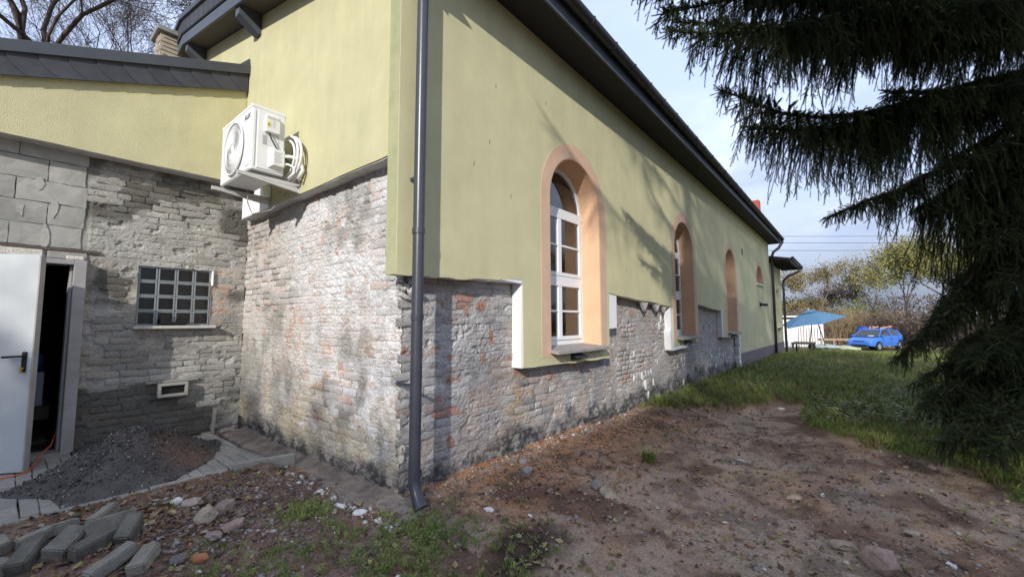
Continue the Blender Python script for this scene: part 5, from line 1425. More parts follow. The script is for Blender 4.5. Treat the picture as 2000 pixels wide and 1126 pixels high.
def bough(root, pts, side=.6, hang=.5, r0=.035, dens=1.0, far=False, seed=0, tipdir=.5):
    r_ = random.Random(seed)
    A = crom(pts, 10)
    step = .055/dens if not far else .16
    # resample by length
    S = [A[0]]; acc = 0; Q = []
    for i in range(1, len(A)):
        seg = A[i]-A[i-1]; L = seg.length; u = 0
        while acc+L-u >= step and L > 0:
            u += step-acc; acc = 0; Q.append(A[i-1]+seg*(u/L))
        acc += L-u
    n = len(Q)
    pos = []; dr = []; sc = []; P0 = []; P1 = []; R0 = []; R1 = []
    sl = .13 if not far else .26
    for i in range(len(A)-1):
        t = i/(len(A)-1); P0.append(A[i]); P1.append(A[i+1]); R0.append(r0*(1-t)+.004); R1.append(r0*(1-(i+1)/(len(A)-1))+.004)
    for i, q in enumerate(Q):
        t = i/max(1, n-1)
        f = (Q[min(i+1, n-1)]-Q[max(i-1, 0)]).normalized()
        sv = f.cross(Vector((0, 0, 1))).normalized()
        taper = (min(1, (1-t)*2.6+.22))*min(1, .35+t*2.2)
        clump = .55+1.0*mnoise.noise(q*1.7+Vector((seed, 0, 0)))+.2
        if t > .12 and not far:
            for _ in range(3): pos.append(q); dr.append((f*.6+Vector((r_.uniform(-.8, .8), r_.uniform(-.8, .8), r_.uniform(-.5, .7)))).normalized()); sc.append(.9)
        if t > .12: pos.append(q); dr.append(f+Vector((r_.uniform(-.2, .2), r_.uniform(-.2, .2), .15))); sc.append(1.0)
        for sg in (-1, 1):
            if r_.random() < .12: continue
            Ls = side*taper*r_.uniform(.55, 1.1)*max(.3, clump)
            d = (f*r_.uniform(.45, .95)+sv*sg*r_.uniform(.6, 1.0)+Vector((0, 0, r_.uniform(-.15, .12)))).normalized()
            p = q.copy(); l = 0; dd = d.copy()
            while l < Ls:
                nd = (dd+Vector((r_.uniform(-.12, .12), r_.uniform(-.12, .12), -.10-.08*l))).normalized()
                p2 = p+nd*sl*.8
                P0.append(p.copy()); P1.append(p2.copy()); R0.append(.0035 if not far else .006); R1.append(.0025)
                pos.append(p.copy()); dr.append(nd); sc.append(r_.uniform(.85, 1.1))
                # hanging twigs
                for h_ in range(1 if far else r_.choice((1, 2, 2, 3))):
                    hl = hang*taper*(.08+.95*r_.random()**1.6)*max(.2, clump)*(1.25 if not far else 1)
                    hp = p+nd*sl*r_.random()*.8; hd = (nd*.35+Vector((r_.uniform(-.25, .25), r_.uniform(-.25, .25), -1))).normalized(); k = 0
                    while k < hl:
                        pos.append(hp.copy()); dr.append(hd.copy()); sc.append(r_.uniform(.75, 1.05))
                        if r_.random() < .6 and not far:
                            pos.append(hp.copy()); dr.append((hd+Vector((r_.uniform(-.8, .8), r_.uniform(-.8, .8), .1))).normalized()); sc.append(r_.uniform(.5, .8))
                        hp = hp+hd*sl*.85; hd = (hd+Vector((r_.uniform(-.12, .12), r_.uniform(-.12, .12), -.12))).normalized(); k += sl*.85
                dd = nd; p = p2; l += sl*.8
                if r_.random() < .3 and l < Ls*.8 and not far:
                    b_ = (nd+sv*r_.choice((-.7, .7))).normalized(); pos.append(p.copy()); dr.append(b_); sc.append(1)
                    pos.append(p+b_*sl*.8); dr.append((b_+Vector((0, 0, -.2))).normalized()); sc.append(.9)
    V, F_ = tubes_np([tuple(v) for v in P0], [tuple(v) for v in P1], R0, R1, 5)
    o = link('branch', mesh_np('branch', V, F_), M_bark, root); o.location = -root.location
    fo = gn_scatter('foliage', np.array([tuple(v) for v in pos]), dir_to_euler(np.array([tuple(v) for v in dr])), np.array(sc), SPF if far else SP)
    fo.parent = o
    return len(pos)

def spruce(loc, h, rad, label, z0, far=False, seed=0, nb=40, explicit=(), skip=None, group=None):
    t = empty('spruce_tree', loc, label, 'tree')
    base = Vector(loc); pts = [base+Vector((0, 0, h*k/10)) for k in range(11)]
    rr_ = [.24*(1-k/10)+.02 for k in range(11)]
    tk = link('trunk', MB().tube(pts, rr_, 10).mesh(smooth=True), M_bark, t); tk.location = -base
    tot = 0
    for k, (P, kw) in enumerate(explicit): tot += bough(t, P, seed=seed*100+k, **kw)
    r_ = random.Random(seed)
    for k in range(nb):
        z = z0+(h-z0-.4)*(k/nb)**.95; az = k*2.399+r_.uniform(-.3, .3)
        L = rad*(1-(z-z0*.3)/(h-z0*.3)*.9)*r_.uniform(.8, 1.1)
        if L < .4: continue
        if skip and skip(z, az, L): continue
        d = Vector((math.cos(az), math.sin(az), 0)); s_ = base+Vector((0, 0, z))
        P = [s_, s_+d*L*.35+Vector((0, 0, -.06*L)), s_+d*L*.7+Vector((0, 0, -.20*L)), s_+d*L+Vector((0, 0, -.17*L))]
        tot += bough(t, P, side=.5*min(1, L/2), hang=.5*min(1, L/2.5), far=far, seed=seed*100+50+k)
    print('spruce shoots', tot)
    return t
T = (6.9, -5.55, -.1)
def a_(*p): return p
EX = [
 # top boughs that cross the upper edge of the picture
 ([(6.9, -5.55, 6.9), (4.56, -3.84, 5.42), (2.73, -2.49, 4.84), (1.86, -1.66, 4.50)], dict(side=.55, hang=.42, r0=.045)),
 ([(6.9, -5.55, 6.4), (4.58, -3.83, 5.11), (2.9, -2.6, 4.52), (1.98, -1.80, 4.42)], dict(side=.6, hang=.45, r0=.045)),
 ([(6.9, -5.55, 6.6), (5.0, -4.3, 5.45), (3.6, -3.3, 4.9), (2.6, -2.5, 4.75)], dict(side=.6, hang=.55, r0=.045)),
 ([(6.9, -5.55, 5.9), (5.4, -4.9, 5.2), (4.0, -3.95, 4.7), (3.2, -3.3, 4.55)], dict(side=.6, hang=.55, r0=.045)),
 # the arching bough with a long curtain
 ([(6.9, -5.55, 4.95), (5.59, -4.36, 4.45), (4.26, -3.29, 3.90), (3.44, -2.6, 3.76), (2.70, -2.00, 3.95)], dict(side=.55, hang=.90, r0=.05)),
 ([(6.9, -5.55, 4.75), (5.19, -3.83, 4.12), (3.88, -2.81, 3.70), (3.15, -2.2, 3.62)], dict(side=.55, hang=.90, r0=.045)),
 ([(6.9, -5.55, 4.7), (5.8, -4.9, 4.35), (4.7, -4.1, 4.05), (3.9, -3.4, 3.95)], dict(side=.5, hang=.6, r0=.045)),
 # the bough coming down to the right of the building's end
 ([(6.9, -5.55, 4.5), (6.14, -4.64, 3.91), (5.11, -3.77, 3.2), (4.45, -3.24, 2.88), (4.04, -2.87, 2.66)], dict(side=.45, hang=.45, r0=.045)),
 ([(6.9, -5.55, 4.3), (6.0, -4.8, 3.7), (5.2, -4.15, 3.1), (4.75, -3.7, 2.75)], dict(side=.5, hang=.95, r0=.045)),
 ([(6.9, -5.55, 3.9), (5.9, -4.95, 3.3), (5.1, -4.4, 2.75), (4.7, -4.1, 2.45)], dict(side=.5, hang=.7, r0=.04)),
 ([(6.9, -5.55, 3.2), (5.19, -4.35, 1.92), (4.41, -3.81, 1.50), (3.84, -3.37, 1.02)], dict(side=.38, hang=.45, r0=.035, dens=1.2)),
 ([(6.9, -5.55, 1.7), (4.58, -4.11, .92), (3.76, -3.53, .57)], dict(side=.45, hang=.4, r0=.03)),
 ([(6.9, -5.55, 1.4), (5.24, -4.92, 1.0), (3.97, -4.11, .62), (3.25, -3.66, .34)], dict(side=.45, hang=.4, r0=.03)),
 ([(6.9, -5.55, 2.4), (5.68, -5.09, 1.79), (4.64, -4.39, 1.33), (3.85, -3.85, 1.02)], dict(side=.5, hang=.5, r0=.03)),
 ([(6.9, -5.55, 4.1), (5.31, -4.49, 3.22), (4.87, -4.08, 2.94), (4.57, -3.84, 2.68)], dict(side=.45, hang=.95, r0=.03, dens=1.2)),
 ([(6.9, -5.55, 3.6), (5.6, -4.9, 2.9), (4.9, -4.45, 2.5), (4.5, -4.2, 2.2)], dict(side=.5, hang=.9, r0=.03)),
 ([(5.9, -5.3, 1.1), (4.37, -4.62, .8), (3.48, -4.13, .52), (2.92, -3.83, .35)], dict(side=.45, hang=.35, r0=.03)),
 ([(6.9, -5.55, 6.2), (5.32, -4.8, 5.5), (3.69, -3.32, 4.68), (2.37, -2.29, 4.30), (1.62, -1.80, 4.12)], dict(side=.5, hang=.5, r0=.04)),
 ([(6.9, -5.55, 6.9), (4.91, -4.35, 5.97), (3.3, -2.91, 5.27), (2.18, -2.11, 4.78), (1.49, -1.57, 4.6)], dict(side=.55, hang=.5, r0=.04)),
 ([(6.9, -5.55, 5.5), (5.6, -5.0, 5.0), (4.4, -4.2, 4.6), (3.5, -3.4, 4.5)], dict(side=.6, hang=.6, r0=.04)),
 ([(6.9, -5.55, 4.3), (5.81, -5.19, 3.82), (5.06, -4.54, 3.5), (4.63, -4.14, 3.22)], dict(side=.5, hang=.7, r0=.03)),
 # the low skirt
 ([(6.9, -5.55, 2.95), (5.33, -4.39, 2.18), (4.8, -4.0, 1.80), (4.42, -3.75, 1.45)], dict(side=.35, hang=.45, r0=.04)),
 ([(6.9, -5.55, 2.6), (5.5, -4.2, 1.85), (5.1, -3.95, 1.5), (4.85, -3.8, 1.25)], dict(side=.35, hang=.5, r0=.04)),
 ([(6.9, -5.55, 2.2), (5.08, -4.29, 1.33), (4.4, -3.80, .95), (4.07, -3.52, .72)], dict(side=.45, hang=.45, r0=.04)),
 ([(6.9, -5.55, 2.3), (5.4, -4.8, 1.7), (4.6, -4.3, 1.25), (4.1, -4.0, .95)], dict(side=.5, hang=.5, r0=.04)),
 ([(6.9, -5.55, 1.6), (4.9, -4.55, 1.05), (4.1, -4.1, .70), (3.72, -3.82, .48)], dict(side=.45, hang=.45, r0=.035)),
 ([(6.9, -5.55, 1.9), (5.2, -5.0, 1.4), (4.4, -4.6, 1.05), (3.9, -4.3, .80)], dict(side=.5, hang=.55, r0=.035)),
 ([(6.9, -5.55, 1.3), (5.6, -4.5, .85), (5.0, -4.0, .60), (4.6, -3.7, .42)], dict(side=.4, hang=.35, r0=.03)),
 ([(6.9, -5.55, 3.3), (5.6, -4.9, 2.6), (4.8, -4.5, 2.1), (4.3, -4.2, 1.75)], dict(side=.5, hang=.6, r0=.035)),
]
def skipf(z, az, L):
    return (z < 5.9 and math.cos(az-math.atan2(3.0, -4.6)) > .35) or (z < 4.5 and math.sin(az) > -.1)
spruce(T, 15.5, 4.4, 'big dark spruce with drooping boughs at the right edge of the yard', 1.4, seed=3, nb=40, explicit=EX, skip=skipf)

# ------------------------------------------------------------------ bare and thin-leaved trees
def tree_geo(seed, h, spread=.55, levels=5, thick=.02, upb=.25, splits=(3, 4), wob=.12, tw=2):
    r_ = random.Random(seed); P0 = []; P1 = []; R0 = []; R1 = []; tips = []
    def grow(p, d, L, r, lv):
        n = 4 if lv > 1 else 2
        for k in range(n):
            d2 = (d+Vector((r_.gauss(0, wob), r_.gauss(0, wob), r_.gauss(0, wob*.6)+upb*.08))).normalized()
            q = p+d2*L/n; ra = r*(1-.35*k/n); rb = r*(1-.35*(k+1)/n)
            P0.append(tuple(p)); P1.append(tuple(q)); R0.append(ra); R1.append(rb); p = q; d = d2
            if lv < levels and k >= 1 and lv > 0 and r_.random() < .75:
                sub(p, d, L*r_.uniform(.45, .7), rb*.5, lv+1)
        if lv < levels:
            for _ in range(r_.randint(*splits)): sub(p, d, L*r_.uniform(.6, .85), rb*.68, lv+1)
        else: tips.append(tuple(p))
    def sub(p, d, L, r, lv):
        a = r_.uniform(0, 6.283); s_ = r_.uniform(.6, 1.25)*spread
        u = d.orthogonal().normalized(); w_ = d.cross(u)
        d2 = (d+(u*math.cos(a)+w_*math.sin(a))*s_*1.3+Vector((0, 0, upb*.5))).normalized()
        if lv >= levels-1: tips.append(tuple(p))
        grow(p, d2, L, max(r, thick*.12), lv)
    grow(Vector((0, 0, 0)), Vector((0, 0, 1)), h*.30, h*thick, 0)
    return P0, P1, R0, R1, tips

def leaf_cloud(tips, n, spreadr, size, seed):
    r_ = np.random.RandomState(seed); T_ = np.array(tips); k = r_.randint(0, len(T_), n)
    P = T_[k]+r_.normal(0, spreadr, (n, 3)); a = r_.normal(0, 1, (n, 3)); a /= np.linalg.norm(a, axis=1)[:, None]
    b = np.cross(a, r_.normal(0, 1, (n, 3))); b /= np.linalg.norm(b, axis=1)[:, None]; s_ = size*(.6+.8*r_.rand(n))[:, None]
    V = np.stack([P-a*s_, P+b*s_*.6, P+a*s_, P-b*s_*.6], 1).reshape(-1, 3); F_ = np.arange(4*n).reshape(n, 4)
    return V, F_

TV = []
for sd, (h, sp, lv, up_) in enumerate(((8, .6, 4, .25), (9, .5, 4, .35), (7, .75, 4, .2), (10, .42, 4, .5), (8, .6, 4, .3))):
    P0, P1, R0, R1, tips = tree_geo(100+sd, h, sp, lv, .014, up_, (2, 4))
    V, F_ = tubes_np(P0, P1, np.maximum(R0, .012), np.maximum(R1, .010), 3)
    hm = V[:, 2].max()
    TV.append((V, F_, np.array(tips), hm, len(P0)))
print('tree segs', [t[4] for t in TV])
M_leafc = [mat('leaf_olive', (.17, .17, .045), .75, .3, .5, col2=(.27, .25, .07)), mat('leaf_ochre', (.20, .165, .07), .75, .3, .5, col2=(.29, .23, .10)), mat('leaf_green', (.10, .14, .03), .75, .3, .5, col2=(.20, .26, .05)), mat('leaf_brown', (.15, .105, .07), .8, .3, .5)]
M_twig = mat('twig_grey', (.17, .14, .12), .95, .2, 2)
def bgtree(v, x, y, z, h, rz, leaf, nl, label, wide=1.0, ls=.09, group='trees beyond the parked car'):
    V, F_, tips, hm, _ = TV[v]; k = h/hm; S = np.array([k*wide, k*wide, k])
    t = empty('tree', (x, y, z), label, 'tree', group); t.rotation_euler = (0, 0, rz)
    o = link('trunk', mesh_np('tree_wood', V*S, F_), M_twig, t)
    if nl:
        LV, LF = leaf_cloud((tips*S).tolist(), int(nl*3.4), .22*k*1.3, ls, v+int(x*10))
        link('crown', mesh_np('tree_leaves', LV, LF), M_leafc[leaf], t)
BG = [(0, 57, -.6, 8.8, 1, 1500, 'round bare tree with tan leaves, the leftmost big one above the blue umbrella'), (1, 60, -4.3, 9.6, 0, 1100, 'bare grey tree right of the round tan one'), (3, 52, -7.0, 10.5, 0, 1500, 'tall slender olive tree above the blue car'),
      (2, 49, -9.2, 10.0, 0, 2600, 'broad olive green tree behind the car, next to the spruce'), (4, 62, 2.6, 5.0, 1, 1400, 'low ochre tree just right of the house end'), (1, 50, -13.5, 11, 0, 1800, 'yellowish tree glimpsed through the spruce boughs'),
      (3, 44, -17, 12, 1, 1500, 'tall yellow tree behind the spruce at the right edge'), (0, 55, -19, 10, 0, 1500, 'dark olive tree behind the spruce, near the right edge'), (2, 66, -1.6, 7.5, 3, 1200, 'grey brown tree behind the round tan tree'), (4, 45, -11.2, 8.2, 0, 2200, 'bushy olive tree right behind the car roof'),
      (0, 47, -26, 12, 1, 1500, 'ochre tree at the far right, mostly hidden by the spruce')]
for k, (v, x, y, h, leaf, nl, lab) in enumerate(BG): bgtree(v, x, y, -.7, h, k*1.1, leaf, nl, lab, 1.15 if v != 3 else .8)
# bright green shrub and other shrubs under the trees
def shrub(name, x, y, h, r, nst, leaf, nl, label, z=-.7, stem=M_twig, ls=.09, cat='shrub', lean=.35):
    r_ = random.Random(int(x*7+y*13)); P0 = []; P1 = []; R0 = []; R1 = []; tips = []
    for i in range(nst):
        a = r_.uniform(0, 6.283); q = Vector((r*.35*math.sqrt(r_.random())*math.cos(a), r*.35*math.sqrt(r_.random())*math.sin(a), 0)); d = Vector((lean*math.cos(a)*r_.random(), lean*math.sin(a)*r_.random(), 1)).normalized()
        L = h*r_.uniform(.6, 1.0); n = 5
        for k in range(n):
            d = (d+Vector((r_.gauss(0, .10), r_.gauss(0, .10), 0))+Vector((math.cos(a), math.sin(a), 0))*.05*lean).normalized(); p2 = q+d*L/n
            P0.append(tuple(q)); P1.append(tuple(p2)); R0.append(.016*(1-k/n)+.006); R1.append(.016*(1-(k+1)/n)+.005)
            for _ in range(2):
                if k > 0: e = (d+Vector((r_.gauss(0, .6), r_.gauss(0, .6), .1))).normalized(); P0.append(tuple(p2)); P1.append(tuple(p2+e*L*.16)); R0.append(.008); R1.append(.004); tips.append(tuple(p2+e*L*.16))
            q = p2
    V, F_ = tubes_np(P0, P1, R0, R1, 3); t = empty(name, (x, y, z), label, cat, 'shrubs in front of the far trees')
    link('stems', mesh_np('stems', V, F_), stem, t)
    if nl: LV, LF = leaf_cloud(tips, nl, .12, ls, int(x)); link('leaves', mesh_np('lvs', LV, LF), M_leafc[leaf], t)
M_reed = mat('reed', (.34, .25, .15), .9, .25, 1.2)
shrub('shrub', 50, -3.6, 3.8, 3.0, 60, 2, 1700, 'bright yellow green bush above the umbrella tip')
shrub('shrub', 44, -2.2, 3.0, 4.2, 260, 1, 500, 'dense stand of pale brown stems right of the umbrella', stem=M_reed, lean=.2)
shrub('shrub', 46, -4.6, 2.8, 4.2, 260, 1, 500, 'pale brown stems left of the dark bush behind the car', stem=M_reed, lean=.2)
shrub('shrub', 43, -6.6, 3.3, 5.0, 260, 3, 1500, 'dark grey twiggy bush behind the bonnet of the car', stem=mat('dark_twig', (.085, .068, .065), .95, .2, 2), lean=.8)
shrub('shrub', 43, -9.4, 3.0, 4.6, 220, 3, 1200, 'dark twiggy bush behind the roof of the car', stem=MATS['dark_twig'], lean=.8)
shrub('shrub', 54, 1.6, 3.6, 6, 240, 1, 2200, 'brown hedge between the house end and the umbrella top', lean=.5)
shrub('shrub', 52, -.2, 3.2, 6, 240, 3, 1800, 'reddish brown hedge right above the umbrella', lean=.5)
# far wood: the mass that closes the view
V = []; 
n = 30000
ang = rs.uniform(R(-38), R(24), n); dist = rs.uniform(72, 88, n); hz = rs.rand(n)**1.5*(4.0+2.5*fbm(ang*9, ang*0, 91, 3))
P = np.stack([CAM.x+dist*np.cos(ang), CAM.y+dist*np.sin(ang), hz-.8], -1)
a = rs.normal(0, 1, (n, 3))*np.array([.4, .4, 1]); a /= np.linalg.norm(a, axis=1)[:, None]; b = np.cross(a, rs.normal(0, 1, (n, 3))); b /= np.linalg.norm(b, axis=1)[:, None]
s_ = .15*(.5+rs.rand(n))[:, None]
V = np.stack([P-a*s_*1.5, P+b*s_*.5, P+a*s_*1.5, P-b*s_*.5], 1).reshape(-1, 3)
o = link('far_wood', mesh_np('fw', V, np.arange(4*n).reshape(n, 4)), mat('far_wood', (.11, .095, .075), .95, .35, .15)); tag(o, 'brown far-off wood that closes the view behind the trees', 'wood', kind='stuff')

# two bare trees behind the annex roof at the left
M_treeL = mat('dark_bare_bark', (.085, .068, .058), .95, .25, 4)
def bare(seed, x, y, h, lab, spread, rz=0, lv=6, th_=.016, top=None):
    P0, P1, R0, R1, tips = tree_geo(seed, h, spread, lv, th_, .22, (2, 3), .16)
    print('bare', len(P0))
    V, F_ = tubes_np(P0, P1, np.maximum(R0, .006), np.maximum(R1, .005), 4)
    k = h/V[:, 2].max(); big = np.array(R0) > .045
    t = empty('bare_tree', (x, y, 0), lab, 'tree', 'bare trees behind the low roof'); t.rotation_euler = (0, 0, rz)
    bi = np.where(big)[0]; sm = np.where(~big)[0]
    for nm, ii in (('trunk', bi), ('crown', sm)):
        V, F_ = tubes_np(np.array(P0)[ii]*k, np.array(P1)[ii]*k, np.maximum(np.array(R0)[ii], .006), np.maximum(np.array(R1)[ii], .005), 5 if nm == 'trunk' else 3)
        link(nm, mesh_np(nm, V, F_), M_treeL, t)
bare(11, -1.3, 17.8, 20, 'large bare tree with heavy limbs rising behind the low roof, at the left edge', .62, 1.0, 7)
bare(12, .7, 24.5, 23, 'slimmer bare tree right of the large one, with fine upward twigs', .60, 2.2, 7)
bare(14, 6.0, 28.5, 23, 'bare twiggy tree top peeping over the gable beside the stone chimney', .5, .4, 6)

# ------------------------------------------------------------------ trees behind the camera: they shade the yard and show in the window panes
spruce((-5.7, -6.9, 0), 20, 3.5, 'spruce standing behind the camera whose shadow falls across the long wall', 8.6, far=True, seed=9, nb=40)
n = 150000
yy = rs.uniform(-27.5, 5, n); top = np.maximum(14.75, np.minimum(-yy-.35, 18.6)); top = np.where(yy < -18.2, -yy-.35+5.2*sst(-18.4, -19.8, yy), top)+(fbm(yy*1.3, yy*0, 95, 4)-.5)*.5
P = np.stack([-30+rs.normal(0, 1.2, n), yy, top*(1-rs.rand(n)**1.15)], -1)
a = rs.normal(0, 1, (n, 3)); a /= np.linalg.norm(a, axis=1)[:, None]; b = np.cross(a, rs.normal(0, 1, (n, 3))); b /= np.linalg.norm(b, axis=1)[:, None]; s_ = .105*(.5+rs.rand(n))[:, None]
V = np.stack([P-a*s_, P+b*s_*.6, P+a*s_, P-b*s_*.6], 1).reshape(-1, 3)
o = link('thicket', mesh_np('thicket', V, np.arange(4*n).reshape(n, 4)), M_leafc[0]); tag(o, 'dense row of tall trees far behind the camera', 'thicket', kind='stuff')

# ------------------------------------------------------------------ grass and weeds
def tuft(seed, n, h, spread, w, bend=.5, mat_=None):
    r_ = np.random.RandomState(seed); V = []; F_ = []
    for i in range(n):
        a = r_.rand()*6.283; b = r_.rand()*6.283; p = np.array([spread*r_.rand()*math.cos(b), spread*r_.rand()*math.sin(b), 0]); L = h*(.5+.6*r_.rand())
        d = np.array([math.cos(a), math.sin(a), 0]); q = np.array([-math.sin(a), math.cos(a), 0])*w; bd = bend*(.4+r_.rand())
        m_ = p+np.array([0, 0, L*.6])+d*L*bd*.25; e = p+np.array([0, 0, L*(1-.35*bd)])+d*L*bd
        k = len(V); V += [p-q, p+q, m_+q*.8, m_-q*.8, e]; F_ += [(k, k+1, k+2), (k, k+2, k+3), (k+3, k+2, k+4)]
    return np.array(V), np.array(F_)
def weed(seed, n=9, h=.16, s=.028):
    r_ = np.random.RandomState(seed); V = []; F_ = []
    for i in range(n):
        a = r_.rand()*6.283; z = h*(.2+.8*i/n); rr_ = .05*(1-.4*i/n)*(.5+r_.rand()); c = np.array([rr_*math.cos(a), rr_*math.sin(a), z]); d = np.array([math.cos(a), math.sin(a), -.25+r_.rand()*.5]); q = np.array([-math.sin(a), math.cos(a), .1])
        k = len(V); V += [c-d*s*.9, c+q*s*.55, c+d*s*1.2, c-q*s*.55]; F_ += [(k, k+1, k+2), (k, k+2, k+3)]
    k = len(V); V += [np.array([-.002, 0, 0]), np.array([.002, 0, 0]), np.array([0, .01, h])]; F_.append((k, k+1, k+2))
    return np.array(V), np.array(F_)
Mg1 = mat('grass_green', (.15, .24, .045), .65, .3, 1.2, col2=(.28, .34, .08), objrand=.3, spec=.3)
Mg2 = mat('grass_dry', (.16, .14, .055), .8, .3, 1.2, col2=(.22, .18, .08), objrand=.3)
Mg3 = mat('weed_green', (.11, .15, .04), .6, .3, 1.5, col2=(.21, .22, .075), objrand=.35, spec=.3)
PG = proto_ob('tuft', *tuft(1, 14, .17, .05, .0028, .6), Mg1); PG2 = proto_ob('dry', *tuft(2, 10, .20, .06, .0028, .9), Mg2); PW = proto_ob('weed', *weed(3), Mg3)
def in_field(n, rmin, rmax, pw=1.0, a0=-52, a1=14):
    r_ = rmin+(rmax-rmin)*rs.rand(n)**pw; a = th+np.radians(rs.uniform(a0, a1, n)); x = CAM.x+r_*np.cos(a); y = CAM.y+r_*np.sin(a)
    k = (grass_amt(x, y) > rs.rand(n)*.9+.08) & ~((y > -.12) & (x > 0) & (x < 24)); return x[k], y[k]
def plant(name, label, x, y, proto, s0, s1, cat, tilt=.2):
    n = len(x); z = ground_h(x, y)-.005
    o = gn_scatter(name, np.stack([x, y, z], -1), np.stack([rs.normal(0, tilt, n), rs.normal(0, tilt, n), rs.rand(n)*6.28], -1), s0+(s1-s0)*rs.rand(n), proto)
    tag(o, label, cat); return o
x, y = in_field(34000, 5.2, 34, 1.6); plant('grass', 'green unmown grass growing along the long wall and beyond', x, y, PG, .35, .95, 'grass')
x, y = in_field(9000, 4.4, 22, 1.5, -52, 5); plant('dry_grass', 'dry straw coloured grass blades among the weeds', x, y, PG2, .35, 1.0, 'grass')
x, y = in_field(15000, 4.2, 17, 1.4, -52, 6); k = fbm(x*.8, y*.8, 97, 3) > .50; plant('weeds', 'low broad-leaved weeds under the spruce and along the dirt edge', x[k], y[k], PW, .4, 1.1, 'weeds')
# patches close to the camera, at the foot of the corner
def patch(n, cx_, cy_, sx_, sy_, th_=.5):
    x = rs.normal(cx_, sx_, n); y = rs.normal(cy_, sy_, n); k = valid(x, y) & (fbm(x*4.5, y*4.5, 98, 3) > th_); return x[k], y[k]
xs_, ys_ = [], []
for a in ((1900, -.55, -.80, .42, .40, .44), (700, -1.25, -.2, .3, .35, .50), (260, -.63, .28, .10, .10, .3), (300, -1.2, 1.15, .35, .2, .52), (240, -.28, -.62, .12, .10, .35), (500, -.4, -1.4, .35, .35, .47), (260, 2.0, -2.9, .8, .8, .56), (120, 3.1, -1.0, .4, .3, .5)):
    x, y = patch(*a); k = rs.rand(len(x)) < np.where(x < -.9, .35, .6); xs_.append(x[k]); ys_.append(y[k])
x = np.concatenate(xs_); y = np.concatenate(ys_)
k = rs.rand(len(x)) < .62
plant('short_grass', 'short sparse grass patches in the rubble near the camera', x[k], y[k], PG, .22, .48, 'grass', .35)
plant('small_weeds', 'small green weeds between the stones near the camera', x[~k], y[~k], PW, .18, .45, 'weeds', .35)
V, F_ = tuft(8, 130, .20, .07, .0026, .9)
o = link('grass_tuft', mesh_np('gt', V, F_), Mg1, None, (2.08, -1.32, gz(2.08, -1.32)-.005)); tag(o, 'single bright green grass tuft in the middle of the bare dirt', 'grass tuft')

